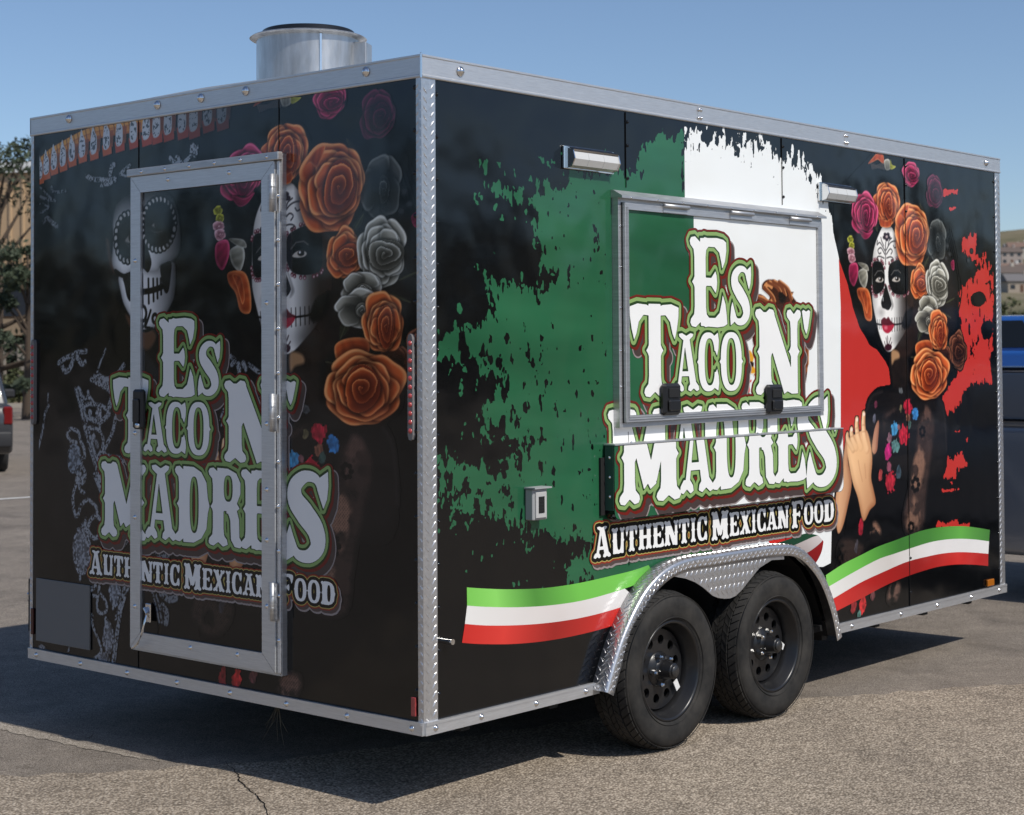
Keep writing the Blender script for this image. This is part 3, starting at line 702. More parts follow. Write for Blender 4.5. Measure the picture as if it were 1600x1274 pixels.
# ================================================================== lettering
def glyph(ch, a):
    """returns f(x, y): positive inside; the letter is 1 tall and a wide"""
    T = min(.225, .33*a) if ch not in 'MI' else (.21 if ch == 'M' else .26); ov = .085
    def stem(x0, x1, y0=0.0, y1=1.0, top=True, bot=True, spur=True):
        cx, h, w = (x0+x1)/2, (x1-x0)/2+ov, x1-x0
        L = []
        if bot: L += [(cx, y0+.055), (cx-h*.45, y0), (cx-h*.85, y0+.012), (cx-h, y0+.055), (cx-h*.93, y0+.10), (x0-.012, y0+.15), (x0, y0+.23)]
        else: L += [(cx, y0), (x0, y0)]
        if spur: m = (y0+y1)/2; L += [(x0, m-.06), (x0-.02, m-.028), (x0-.05, m), (x0-.02, m+.028), (x0, m+.06)]
        if top: L += [(x0, y1-.23), (x0-.012, y1-.15), (cx-h*.93, y1-.10), (cx-h, y1-.055), (cx-h*.85, y1-.012), (cx-h*.45, y1), (cx, y1-.055)]
        else: L += [(x0, y1), (cx, y1)]
        Rr = [(2*cx-x, y) for x, y in L[::-1]]
        return L+[p for p in Rr if p not in L]
    U_ = []                                              # union of polygons
    cut = []                                             # holes
    cap = []
    def foot(cx, h, y=0.0, s=1): return [(cx, y+s*.05), (cx-h*.5, y), (cx-h, y+s*.03), (cx-h*.9, y+s*.10), (cx-h*.45, y+s*.17), (cx+h*.45, y+s*.17), (cx+h*.9, y+s*.10), (cx+h, y+s*.03), (cx+h*.5, y)]
    if ch in 'EF':
        x0, x1 = ov*.9, ov*.9+T; c = (x0+x1)/2; U_ += [stem(x0, x1)]
        U_ += [[(c, .985), (a*.72, 1.0), (a*.90, .985), (a*.985, .955), (a*.99, .86), (a*.95, .74), (a*.86, .64), (a*.835, .72), (a*.78, .83), (a*.66, .885), (c, .885)]]
        U_ += [[(c, .555), (a*.56, .555), (a*.68, .635), (a*.715, .58), (a*.73, .505), (a*.715, .43), (a*.68, .375), (a*.56, .455), (c, .455)]]
        if ch == 'E': U_ += [[(c, .015), (a*.72, 0), (a*.9, .012), (a*1.0, .04), (a*.985, .14), (a*.95, .27), (a*.87, .38), (a*.83, .28), (a*.775, .17), (a*.66, .115), (c, .115)]]
    elif ch == 'T':
        c = a/2; U_ += [stem(c-T/2, c+T/2, top=False)]
        for s in (-1, 1):
            U_ += [[(c, .94), (c+s*.16*a, .99), (c+s*.34*a, 1.0), (c+s*.5*a, .965), (c+s*.495*a, .86), (c+s*.46*a, .72), (c+s*.41*a, .60), (c+s*.355*a, .68), (c+s*.31*a, .80), (c+s*.22*a, .87), (c, .86)]]
    elif ch == 'A':
        U_ += [[(.38*a, .95), (.62*a, .95), (.91*a, .07), (.64*a, .07)], [(.40*a, .95), (.50*a, .95), (.28*a, .07), (.13*a, .07)],
               [(.22*a, .26), (.74*a, .26), (.72*a, .36), (.24*a, .36)], foot(.20*a, .21*a), foot(.775*a, .235*a),
               [(.5*a, .955), (.34*a, 1.0), (.20*a, .985), (.22*a, .93), (.36*a, .87), (.62*a, .87), (.76*a, .93), (.79*a, .985), (.66*a, 1.0)]]
    elif ch in 'CO':
        cx = .5*a; U_ += [ell(cx, .5, .47*a, .5, 56, 2.5)]
        cut += [ell(cx+(.06*a if ch == 'C' else 0), .5, (.20 if ch == 'O' else .22)*a, .385, 44, 2.5)]
        U_ += [[(.05*a, .44), (-.03*a, .5), (.05*a, .56), (.15*a, .5)]]
        if ch == 'O': U_ += [[(.95*a, .44), (1.03*a, .5), (.95*a, .56), (.85*a, .5)]]
        else:
            cut += [[(.60*a, .36), (1.2*a, .30), (1.2*a, .70), (.60*a, .66)]]
            cap += [[(.72*a, .93), (.95*a, 1.0), (1.0*a, .86), (.98*a, .72), (.90*a, .58), (.82*a, .66), (.74*a, .78)], [(.72*a, .07), (.95*a, .0), (1.0*a, .14), (.98*a, .26), (.90*a, .40), (.82*a, .33), (.74*a, .22)]]
    elif ch == 'D':
        x0 = ov*.8; U_ += [stem(x0, x0+T)]
        U_ += [[(x0+T*.4, 1.0), (.55*a, .995), (.78*a, .93), (.93*a, .80), (.97*a, .60), (1.02*a, .5), (.97*a, .40), (.93*a, .20), (.78*a, .07), (.55*a, .005), (x0+T*.4, 0)]]
        cut += [ell(.56*a, .5, .125*a, .36, 40, 2.6)]
    elif ch == 'R':
        x0 = ov*.8; U_ += [stem(x0, x0+T)]
        U_ += [[(x0+T*.4, 1.0), (.55*a, .995), (.80*a, .94), (.92*a, .82), (.92*a, .68), (.82*a, .56), (.90*a, .50), (.84*a, .47), (.6*a, .45), (x0+T*.4, .45)],
               [(.50*a, .50), (.80*a, .50), (.88*a, .36), (.89*a, .14), (1.0*a, .05), (.90*a, .0), (.74*a, .01), (.63*a, .10), (.61*a, .34), (.50*a, .40)]]
        cut += [ell(.56*a, .74, .12*a, .16, 32, 2.6), [(x0+T+.02, -.1), (.60*a, -.1), (.60*a, .36), (.55*a, .42), (x0+T+.02, .42)]]
        cap += [foot(x0+T/2, T/2+ov)]
    elif ch == 'N':
        w = .27*a; U_ += [stem(.06*a, .06*a+w), stem(.78*a, .78*a+.17*a, bot=False)]
        U_ += [[(.10*a, .96), (.40*a, .96), (.96*a, .03), (.80*a, .0), (.70*a, .03), (.62*a, .0)]]
    elif ch == 'M':
        U_ += [stem(.10*a, .10*a+.17*a), stem(.66*a, .66*a+.25*a)]
        U_ += [[(.12*a, .97), (.34*a, .97), (.60*a, .20), (.50*a, .14), (.46*a, .20), (.40*a, .14)], [(.66*a, .97), (.84*a, .97), (.60*a, .22), (.44*a, .22)]]
    elif ch == 'U':
        U_ += [stem(.12*a, .12*a+.27*a, bot=False), stem(.72*a, .72*a+.18*a, bot=False)]
        U_ += [[(.12*a, .45), (.14*a, .15), (.30*a, .02), (.52*a, -.01), (.74*a, .03), (.88*a, .15), (.90*a, .45)]]; cut += [ell(.555*a, .5, .15*a, .37, 32, 2.6), [(.405*a, .5), (.705*a, .5), (.705*a, 1.1), (.405*a, 1.1)]]
        cap += [stem(.12*a, .12*a+.27*a, .4, 1, bot=False, spur=False), stem(.72*a, .72*a+.18*a, .4, 1, bot=False, spur=False)]
    elif ch == 'H':
        U_ += [stem(.10*a, .10*a+.27*a), stem(.63*a, .63*a+.27*a), [(.3*a, .44), (.7*a, .44), (.7*a, .56), (.3*a, .56)]]
    elif ch == 'I': U_ += [stem(a/2-.17*a-.02, a/2+.17*a+.02)]
    elif ch == 'X':
        U_ += [[(.10*a, .95), (.44*a, .95), (.92*a, .05), (.58*a, .05)], [(.92*a, .95), (.74*a, .95), (.10*a, .05), (.30*a, .05)], foot(.20*a, .2*a), foot(.76*a, .24*a), foot(.27*a, .25*a, 1, -1), foot(.83*a, .19*a, 1, -1)]
    elif ch == 'S':
        P = smooth([(.84*a, .77), (.72*a, .905), (.47*a, .925), (.25*a, .82), (.25*a, .67), (.46*a, .53), (.70*a, .37), (.75*a, .20), (.56*a, .085), (.30*a, .09), (.15*a, .22)], 5, False)
        rr = np.interp(np.linspace(0, 1, len(P)), [0, .18, .35, .5, .65, .82, 1], np.array([.05, .07, .125, .15, .135, .08, .05])*min(1.15, a*1.35))
        U_ += [('line', P, rr)]
        cap += [[(.80*a, .93), (.99*a, 1.0), (1.0*a, .84), (.97*a, .70), (.88*a, .58), (.81*a, .68), (.73*a, .80)], [(.02*a, .0), (.2*a, .06), (.30*a, .16), (.21*a, .28), (.12*a, .42), (.04*a, .30), (.0*a, .14)]]
    elif ch == "'":
        U_ += [[(.5*a, .93), (.2*a, 1.0), (0, .93), (.08*a, .70), (.25*a, .25), (.5*a, .0), (.72*a, .25), (.92*a, .70), (a, .93), (.8*a, 1.0)]]
    def f(x, y):
        F = np.full(x.shape, -9.0)
        for p in U_: np.maximum(F, sdf_line(p[1], p[2], x, y) if isinstance(p, tuple) else sdf_poly(p, x, y), out=F)
        for p in cut: np.minimum(F, -sdf_poly(p, x, y), out=F)
        for p in cap: np.maximum(F, sdf_poly(p, x, y), out=F)
        return F
    return f
BIG = [('E', 1.642, 1.931, 1.500, 1.905), ('S', 1.950, 2.128, 1.508, 1.790), ('T', 1.200, 1.556, 1.200, 1.602), ('A', 1.512, 1.706, 1.218, 1.478), ('C', 1.692, 1.862, 1.216, 1.482),
       ('O', 1.866, 2.050, 1.214, 1.484), ('N', 2.165, 2.540, 1.190, 1.594), ("'", 2.560, 2.640, 1.470, 1.594)]
MAD = [('M', 1.085, 1.545, .758, 1.158), ('A', 1.528, 1.782, .776, 1.160), ('D', 1.775, 2.040, .778, 1.162), ('R', 2.040, 2.300, .776, 1.164), ('E', 2.282, 2.560, .776, 1.166), ('S', 2.556, 2.862, .735, 1.175)]
def words():
    out = []; W = dict(A=1.0, U=.95, T=.85, H=1.0, E=.85, N=1.0, I=.50, C=.82, M=1.3, X=.95, F=.85, O=.85, D=.9)
    for txt, u0, u1 in (('AUTHENTIC', .995, 1.812), ('MEXICAN', 1.838, 2.486), ('FOOD', 2.512, 2.905)):
        ws = [W[c]*(1.15 if i == 0 else 1.0) for i, c in enumerate(txt)]; k = (u1-u0)/sum(ws); u = u0
        for i, c in enumerate(txt):
            out.append((c, u+.004, u+ws[i]*k-.002, .548 if i == 0 else .556, .678 if i == 0 else .664)); u += ws[i]*k
    return out
LITTLE = words()
def field(letters, U, V, m=.10):
    F = np.full(U.shape, -.3); u, v = U[0], V[:, 0]
    for ch, u0, u1, v0, v1 in letters:
        i0, i1 = np.searchsorted(u, [u0-m, u1+m]); j0, j1 = np.searchsorted(v, [v0-m, v1+m])
        if i1 <= i0 or j1 <= j0: continue
        H = v1-v0; w = (slice(j0, j1), slice(i0, i1))
        F[w] = np.maximum(F[w], glyph(ch, (u1-u0)/H)((U[w]-u0)/H, (V[w]-v0)/H)*H)
    return F
LG_U, LG_V = grid(.93, 3.0, .42, 2.0, .0036)
def shifted(F, du, dv):
    h = .0036; i, j = int(round(du/h)), int(round(dv/h)); Z = np.full(F.shape, -.3)
    a0, a1 = max(0, i), min(F.shape[1], F.shape[1]+i); b0, b1 = max(0, j), min(F.shape[0], F.shape[0]+j)
    Z[b0:b1, a0:a1] = F[b0-j:b1-j, a0-i:a1-i]; return Z
F_BIG = field(BIG+MAD, LG_U, LG_V); F_LIT = field(LITTLE, LG_U, LG_V, .06)
def logo_layers():
    B, L = F_BIG, F_LIT; W = (238, 238, 236)
    return [(shifted(B, .030, -.034)+.040, (150, 140, 138)), (shifted(B, .028, -.032)+.033, (74, 62, 60)), (B+.035, (112, 34, 28)), (shifted(B, .010, -.012)+.028, (112, 34, 28)),
            (B+.0262, (44, 54, 26)), (shifted(B, -.0036, .0036)+.0205, (136, 168, 102)), (shifted(B, -.0036, .0036)+.0050, (40, 66, 36)), (B-.0025, W),
            (shifted(L, .018, -.020)+.026, (150, 140, 138)), (shifted(L, .016, -.018)+.021, (84, 70, 68)), (L+.026, (140, 50, 34)), (L+.0195, (176, 160, 92)), (L+.0155, (14, 14, 12)), (L, W)]
LOGO = logo_layers()
def logo(sh, w0, dw, clip=None, tr=(1, 0, 1, 0)):
    U, V = LG_U*tr[0]+tr[1], LG_V*tr[2]+tr[3]
    for k, (F, col) in enumerate(LOGO):
        Q = F if clip is None else clip_rect(F, U, V, clip)
        sh.fill(Q, U, V, w0+dw*k, col)

# ================================================================== THE TRAILER
W_, L_, H_ = 2.5235, 4.7978, 2.5
trailer = empty('food_trailer'); tag(trailer, 'black concession trailer wrapped in painted skull ladies, roses and a flag', 'food trailer')
DOOR = (-1.722, -.746, .130, 2.192); DIN = (-1.640, -.850, .212, 2.092)     # rear door outside and panel (x0,x1,z0,z1)
HAT = (1.140, 2.766, 1.080, 2.046); HIN = (1.190, 2.704, 1.130, 1.992); HX = .052
SHF = (1.068, 2.905, .703, 1.010); SX = .060
def panel_mat():
    m = mat('black_vinyl_panel', tuple(lin(BLACK)), .115); n, l, b = nodes(m)
    bump(m, noise(m, coords(m), 2.2, 2), .22, .05)
    r = noise(m, coords(m, (3, 3, 9)), 5.0, 5); rr = n.new('ShaderNodeMapRange'); rr.inputs['To Min'].default_value = .086; rr.inputs['To Max'].default_value = .155
    l.new(r, rr.inputs['Value']); l.new(rr.outputs['Result'], b.inputs['Roughness']); return m
PANEL = panel_mat()
# wheel-well outline (side view) cut out of the side panels
WELL = [(1.030, -.01), (1.085, .12), (1.165, .26), (1.28, .385), (1.42, .465), (1.60, .488), (1.85, .490), (2.10, .488), (2.32, .485), (2.50, .432), (2.64, .35), (2.76, .22), (2.835, .08), (2.850, -.01)]
def well_v(u): return float(np.interp(u, [p[0] for p in WELL], [p[1] for p in WELL])) if 1.030 < u < 2.850 else -1
GAP = .0012
seams = [.0, 1.238, 2.462, 3.668, L_]
for a, b in zip(seams[:-1], seams[1:]):                  # four side panels
    top = H_-.02; lo = [(u, max(.012, well_v(u))) for u in np.unique(np.concatenate([[a+GAP, b-GAP], [p[0] for p in WELL if a+GAP < p[0] < b-GAP]]))]
    poly = lo+[(b-GAP, top), (a+GAP, top)]
    o = MB().prism([(u, v+G) for u, v in poly], -.03, 0.0, 'x').build('side_panel', PANEL, trailer); recalc(o)
for a, b in ((-W_, -1.708), (-1.708, -.790), (-.790, 0)):
    MB().box(a+GAP, b-GAP, 0, .03, .012+G, H_-.02+G).build('rear_panel', PANEL, trailer)
m_ = MB(); m_.box(-W_, -W_+.03, .031, L_-.031, .012+G, H_-.02+G); m_.build('far_side_wall', PANEL, trailer)
MB().box(-W_+.001, -.001, L_-.03, L_, .012+G, H_-.02+G).build('front_wall', PANEL, trailer)
MB().box(-W_+.031, -.031, .031, L_-.031, .02+G, .05+G).build('floor', CHASSIS, trailer)
ROOFM = mat('white_roof_sheet', (.72, .72, .71), .4)
MB().prism([(-W_+.01, H_-.012+G), (-.01, H_-.012+G), (-.01, H_-.006+G), (-W_/2, H_+.012+G), (-W_+.01, H_-.006+G)], .01, L_-.01, 'y').build('roof', ROOFM, trailer)

# trims: aluminium angle round the top and the bottom
SCREW = MB().lathe([(0, .010), (.004, .0095), (.0075, .007), (.0085, .002), (.012, .001), (.012, 0)], 12).mesh('screw_head'); SCREW.materials.append(CHROME)
DOME = MB().lathe([(0, .017), (.008, .016), (.014, .011), (.0165, .004), (.022, .003), (.023, 0)], 16).mesh('dome_screw'); DOME.materials.append(CHROME)
SCREW_B = SCREW.copy(); SCREW_B.materials.clear(); SCREW_B.materials.append(PANEL)
FACE = {'rear': (rad(90), 0, 0), 'side': (0, rad(90), 0)}
def screw(parent, face, a, z, off, me=SCREW, s=1.0, name='screw'):
    loc = (a, -off, z+G) if face == 'rear' else (off, a, z+G)
    return share(name, me, parent, loc, FACE[face], (s, s, s))
TZ = .086
def trim_rail(face, a0, a1, z0, z1, th, name, mtl, lip=True):
    m = MB()
    if face == 'rear':
        prof = [(0, z0), (-th, z0), (-th, z1), (0, z1)] if not lip else [(-.0005, z0), (-th, z0), (-th-.003, z0+.004), (-th-.003, z0+.010), (-th, z0+.013), (-th, z1-.010), (-th-.003, z1-.007), (-th-.003, z1), (.06, z1), (.06, z1-.004), (-.0005, z1-.004)]
        m.prism([(y, z+G) for y, z in prof], a0, a1, 'x')
    else:
        prof = [(0, z0), (th, z0), (th, z1), (0, z1)] if not lip else [(.0005, z0), (th, z0), (th+.003, z0+.004), (th+.003, z0+.010), (th, z0+.013), (th, z1-.010), (th+.003, z1-.007), (th+.003, z1), (-.06, z1), (-.06, z1-.004), (.0005, z1-.004)]
        m.prism([(x, z+G) for x, z in prof], a0, a1, 'y')
    o = m.build(name, mtl, trailer); return recalc(o)
t_rear = trim_rail('rear', -W_-.004, .004, H_-TZ, H_, .006, 'top_trim', ALU_H)
t_side = trim_rail('side', -.002, L_+.004, H_-TZ, H_, .0065, 'top_trim', ALU_H)
MB().box(-W_-.009, -W_-.0005, -.006, L_+.004, H_-TZ+G, H_+G).build('top_trim', ALU_H, trailer)
MB().box(.0035, .011, -.0115, -.0035, H_-TZ-.004+G, H_+.006+G, b=.002).build('trim_corner', CHROME, trailer)
for px in (110, 248, 316, 386, 574):
    x, z = R(px, 185-(px-51)*.165+(4 if px < 560 else 8)); screw(t_rear, 'rear', float(x), H_-.034, .0085, DOME, .85, name='marker_light')
screw(t_side, 'side', .205, H_-.040, .009, DOME, .85, name='marker_light'); screw(t_side, 'side', 4.62, H_-.040, .009, DOME, .8, name='marker_light')
for px in (1091, 1320):
    u = float(S(px, 180+(px-1091)*.17)[0])
    MB().box(.0065, .0085, u-.016, u+.016, H_-.074+G, H_-.012+G).build('trim_joint', ALU_H, trailer)
    for dz in (-.026, -.062):
        for du in (-.009, .009): screw(t_side, 'side', u+du, H_+dz, .0085, s=.8)
b_rear = trim_rail('rear', -W_-.004, .004, 0, .047, .012, 'bottom_trim', ALU_H, False)
b_side = trim_rail('side', -.0005, 1.020, 0, .047, .0125, 'bottom_trim', ALU_H, False)
b_side2 = trim_rail('side', 2.862, L_+.004, 0, .047, .0125, 'bottom_trim', ALU_H, False)
for o_, a0, a1 in ((b_side, .0, 1.020), (b_side2, 2.862, L_)):
    MB().box(.0126, .0156, a0, a1, .036+G, .0475+G).build('trim_bead', ALU_H, o_)
MB().box(-W_, .0, -.0155, -.0126, .036+G, .0475+G).build('trim_bead', ALU_H, b_rear)
for x in np.linspace(-2.46, -.05, 8): screw(b_rear, 'rear', float(x), .022, .012)
for u in (.05, .30, .62, .93): screw(b_side, 'side', u, .022, .0125)
for u in (3.05, 3.55, 3.95, 4.35, 4.7): screw(b_side2, 'side', u, .022, .0125)

# tread-plate corner posts with raised bars
def lug(m, O, A, B, N, ang, ln=.020, wd=.0042, ht=.0016):
    A, B, N, O = (np.asarray(x, float) for x in (A, B, N, O))
    d = math.cos(ang)*A+math.sin(ang)*B; e = -math.sin(ang)*A+math.cos(ang)*B
    v = [O-d*ln/2, O-e*wd*.8-d*ln*.15, O+d*ln/2, O+e*wd*.8+d*ln*.15, O-d*ln*.28+N*ht, O+d*ln*.28+N*ht]
    m.add(v, [(0, 1, 4), (1, 2, 5, 4), (2, 3, 5), (3, 0, 4, 5)])
def post(x, y, fx, fy, w1, w2, label=None):
    """fx: the face looking along +-x has width w2 in y; fy: the rear/front face has width w1 in x"""
    m = MB(); t = .0030
    z0, z1 = .047+G, H_-TZ+.002+G
    sx, sy = fx, fy
    xa, xb = sorted((x+sx*t, x-sx*w1)); ya, yb = sorted((y+sy*t, y-sy*w2))
    m.box(xa, xb, *sorted((y+sy*t, y+sy*.0004)), z0, z1); m.box(*sorted((x+sx*t*1.02, x+sx*.0004)), *sorted((y+sy*t*1.02, y-sy*w2)), z0, z1)
    p = .0345; n = int((z1-z0)/p)
    for i in range(n):
        z = z0+p*(i+.5)
        for k, q in enumerate((.27, .74)):
            lug(m, (x-sx*w1*q, y+sy*t, z+(k-.5)*p*.5), (1, 0, 0), (0, 0, 1), (0, sy, 0), rad(50 if k else 130), w1*.85, .0046, .0024)
        for k, q in enumerate((.24, .74)):
            lug(m, (x+sx*t*1.02, y-sy*w2*q, z+(k-.5)*p*.5), (0, 1, 0), (0, 0, 1), (sx, 0, 0), rad(48 if k else 132), .036, .0050, .0018)
    o = m.build('corner_post', TREADPLATE, trailer); return o
post_rr = post(0, 0, 1, -1, .024, .072); post(-W_, 0, -1, -1, .020, .06); post_fr = post(0, L_, 1, 1, .05, .062); post(-W_, L_, -1, 1, .05, .06)
for z in np.linspace(.14, 2.36, 15):
    screw(post_rr, 'side', .080, float(z), .0004, SCREW_B, .75); screw(post_rr, 'rear', -.033, float(z)+.02, .0004, SCREW_B, .75)
for z in np.linspace(.14, 2.36, 12): screw(post_fr, 'side', L_-.070, float(z), .0004, SCREW_B, .7)
for u in (1.252, 2.476, 3.682):
    for z in (2.37, 2.27, 2.13, .30, .12):
        if u == 2.476 and z < 1: continue
        screw(trailer, 'side', u, z, .0022, SCREW_B, .62, name='panel_rivet')

SEAM = mat('seam_strip', (.006, .006, .006), .6)  # black raised strip added to stand in for the recessed panel joint
for u, v0, v1 in ((1.238, .50, 1.06), (1.238, 2.09, 2.41), (2.462, .50, .69), (2.462, 2.09, 2.41), (3.668, .05, 2.41)): MB().box(.0006, .0048, u-.0009, u+.0009, v0+G, v1+G).build('panel_seam', SEAM, trailer)
for x, v0, v1 in ((-1.708, 2.2, 2.41), (-.790, 2.2, 2.41), (-1.708, .05, .125)): MB().box(x-.0008, x+.0008, -.0034, -.0006, v0+G, v1+G).build('panel_seam', SEAM, trailer)
# ---------------- rear door
door = MB().box(DIN[0]-.03, DIN[1]+.03, -.030, -.0005, DIN[2]-.03+G, DIN[3]+.03+G).build('rear_door', PANEL, trailer)
fy0, fy1 = -.042, -.0306
def mitre(face, out, inn, t0, t1, mtl, parent, name='door_frame', names=None):
    x0, x1, z0, z1 = out; a0, a1, b0, b1 = inn
    quads = [[(x0, z0), (x1, z0), (a1, b0), (a0, b0)], [(x1, z0), (x1, z1), (a1, b1), (a1, b0)], [(x1, z1), (x0, z1), (a0, b1), (a1, b1)], [(x0, z1), (x0, z0), (a0, b0), (a0, b1)]]
    for q in quads:
        c = np.mean(q, 0); q = [tuple(np.array(p)+(c-np.array(p))*.0015) for p in q]
        o = MB().prism([(p[0], p[1]+G) for p in q], t0, t1, 'y' if face == 'rear' else 'x').build(name, mtl, parent); recalc(o)
D1 = (DOOR[0]+.012, DOOR[1]-.026, DOOR[2]+.012, DOOR[3]-.030)
mitre('rear', D1, DIN, fy1, fy0, ALU_H, door)
mitre('rear', (DOOR[0], DOOR[1], DOOR[2], DOOR[3]), (D1[0]+.003, D1[1]-.003, D1[2]+.003, D1[3]-.003), -.0006, -.026, ALU, door, 'door_jamb')
MB().box(DOOR[0]-.005, DOOR[1]+.008, -.052, -.0262, DOOR[3]-.028+G, DOOR[3]+.004+G, b=.003).build('drip_rail', ALU, door)
for x in np.linspace(DOOR[0]+.10, DOOR[1]-.06, 6): share('screw', SCREW, door, (float(x), -.052, DOOR[3]-.013+G), FACE['rear'], (.7,)*3)
MB().box(DOOR[1]-.022, DOOR[1]-.004, -.034, -.0262, DOOR[2]+.01+G, DOOR[3]-.03+G, b=.002).build('hinge_rail', ALU_H, door)
for z in np.linspace(.27, 2.02, 11): share('screw', SCREW, door, (DOOR[1]-.012, -.034, float(z)+G), FACE['rear'], (.75,)*3)
MB().box(DOOR[1]-.030, DOOR[1]-.026, -.030, -.020, DOOR[2]+.02+G, DOOR[3]-.03+G).build('door_seal', SEAL, door)
for px, py in ((449, 300), (432, 645), (432, 940)):
    x, z = R(px-8, py, -.045); z = float(z)
    m = MB().lathe([(.0001, -.075), (.010, -.075), (.010, .075), (.0001, .075)], 10, t=(DOOR[1]-.032, -.050, z+G)); m.box(DOOR[1]-.062, DOOR[1]-.010, -.0455, -.0425, z-.073+G, z+.073+G)
    for k in (-.024, .024): m.box(DOOR[1]-.043, DOOR[1]-.021, -.0605, -.040, z+k-.001+G, z+k+.001+G)
    m.build('hinge', ALU, door)
for x, z in ((-1.677, 1.80), (-1.677, 1.06), (-1.677, .70), (-1.677, .32), (-.819, 1.60), (-.819, 1.12), (-.819, .86), (-.819, .66), (-.819, .40), (-1.45, 2.135), (-1.05, 2.135), (-1.3, .185), (-1.0, .19)):
    share('screw', SCREW, door, (x, -.042, z+G), FACE['rear'], (.85,)*3)
hx, hz = [float(q) for q in R(233, 640, -.05)]
hx = -1.626
m = MB().box(hx-.035, hx+.035, -.072, -.043, hz-.085+G, hz+.085+G, b=.010); m.build('door_handle', PLASTIC_BLACK, door)
MB().box(hx-.020, hx+.022, -.082, -.0725, hz-.058+G, hz+.045+G, b=.006).build('handle_paddle', mat('paddle_black', (.02, .02, .022), .3), door)
MB().lathe([(0, .010), (.010, .010), (.011, .0)], 16, M=np.array([[1,0,0],[0,0,-1],[0,1,0]]), t=(hx+.012, -.0725, hz-.068+G)).build('key_cylinder', CHROME, door)
# hold-open stay at the foot of the door
kx, kz = [float(q) for q in R(232, 958, -.045)]
m = MB().box(kx-.018, kx+.018, -.050, -.0425, kz-.04+G, kz+.04+G, b=.003); m.tube([(kx, -.052, kz-.005+G), (kx+.004, -.066, kz-.03+G), (kx-.005, -.075, kz-.085+G), (kx-.035, -.075, kz-.13+G), (kx-.085, -.066, kz-.155+G)], .005); m.tube([(kx-.012, -.056, kz+.02+G), (kx+.012, -.06, kz+.0+G)], .008)
m.build('door_stay', CHROME, door)

# ---------------- serving hatch, shelf
hatch = MB().box(-.0005+.001, HX-.012, HIN[0]-.03, HIN[1]+.03, HIN[2]-.03+G, HIN[3]+.03+G).build('serving_hatch', PANEL, trailer)
HMID = (HAT[0]+.022, HAT[1]-.026, HAT[2]+.022, HAT[3]-.026)
mitre('side', HMID, HIN, HX-.0118, HX, ALU, hatch, 'hatch_frame')
mitre('side', HAT, (HMID[0]+.004, HMID[1]-.004, HMID[2]+.004, HMID[3]-.004), .0006, HX-.018, ALU, hatch, 'hatch_jamb')
for d, t in ((.010, .004), (.019, .0035)):
    for q in ((HIN[0]-.027+d, HIN[0]-.027+d+.003, HIN[2]-.01, HIN[3]+.01), ):
        MB().box(HX+.0002, HX+t, q[0], q[1], q[2]+G, q[3]+G).build('frame_bead', ALU, hatch)
    MB().box(HX+.0002, HX+t, HIN[0]-.01, HIN[1]+.01, HIN[2]-.027+d+G, HIN[2]-.027+d+.003+G).build('frame_bead', ALU, hatch)
MB().prism([(.0006, HAT[3]-.004+G), (.0006, HAT[3]+.028+G), (.012, HAT[3]+.028+G), (.060, HAT[3]+.002+G), (.060, HAT[3]-.008+G)], HAT[0]-.006, HAT[1]+.006, 'y').build('drip_rail', ALU, hatch)
for u in np.linspace(HAT[0]+.06, HAT[1]-.08, 9): share('screw', SCREW, hatch, (.058, float(u), HAT[3]-.0035+G), FACE['side'], (.55,)*3)
for u in (1.52, 2.03, 2.53):
    m = MB().lathe([(.0001, -.09), (.009, -.09), (.009, .09), (.0001, .09)], 10, axis='y', t=(HX+.010, u, HIN[3]+.030+G)); m.box(HX+.0003, HX+.004, u-.088, u+.088, HIN[3]+.002+G, HIN[3]+.030+G); m.build('hinge', ALU, hatch)
for z in (1.25, 1.40, 1.58, 1.75, 1.92):
    for u in (HAT[0]+.012, HAT[1]-.014): share('screw', SCREW, hatch, (HX-.018, u, z+G), FACE['side'], (.5,)*3)
for px in (1055, 1216):
    u, z = [float(q) for q in S(px, 624, HX+.03)]
    m = MB().box(HX-.011, HX+.022, u-.062, u+.062, z-.068+G, z+.068+G, b=.012); lt = m.build('hatch_latch', PLASTIC_BLACK, hatch)
    MB().box(HX+.0225, HX+.027, u-.036, u+.036, z+.006+G, z+.046+G, b=.002).build('latch_recess', SEAL, hatch)
    MB().box(HX+.0225, HX+.034, u-.042, u+.042, z-.050+G, z-.004+G, b=.005).build('latch_paddle', PLASTIC_BLACK, hatch)
# folded-down serving shelf
def rrect(u0, u1, v0, v1, r, n=5):
    P = []
    for cx, cy, a in ((u0+r, v0+r, 180), (u1-r, v0+r, 270)):
        for k in range(n+1): t = rad(a+90*k/n); P.append((cx+r*math.cos(t), cy+r*math.sin(t)))
    return P+[(u1, v1), (u0, v1)]
SHP = rrect(*SHF, .035)
shelf = MB().prism([(u, v+G) for u, v in SHP], .012, SX-.001, 'x').build('serving_shelf', PANEL, trailer); recalc(shelf)
SH_EDGE = mat('shelf_edge_green', (.030, .075, .058), .35)
o = MB().box(.013, SX-.004, SHF[0]-.0022, SHF[0]-.0002, SHF[2]+.04+G, SHF[3]-.002+G).build('edge_band', SH_EDGE, shelf)
for z in (.80, .88, .96): share('screw', SCREW, shelf, (.036, SHF[0]-.0022, z+G), (rad(90), 0, 0), (.55,)*3)
m = MB().box(.004, SX+.003, SHF[0]+.002, SHF[1]-.002, SHF[3]+.0004+G, SHF[3]+.006+G); m.build('shelf_hinge', ALU_H, shelf)
for u in np.linspace(1.2, 2.8, 6): share('screw', SCREW, shelf, (SX-.012, float(u), SHF[3]+.006+G), (0, 0, 0), (.6,)*3)
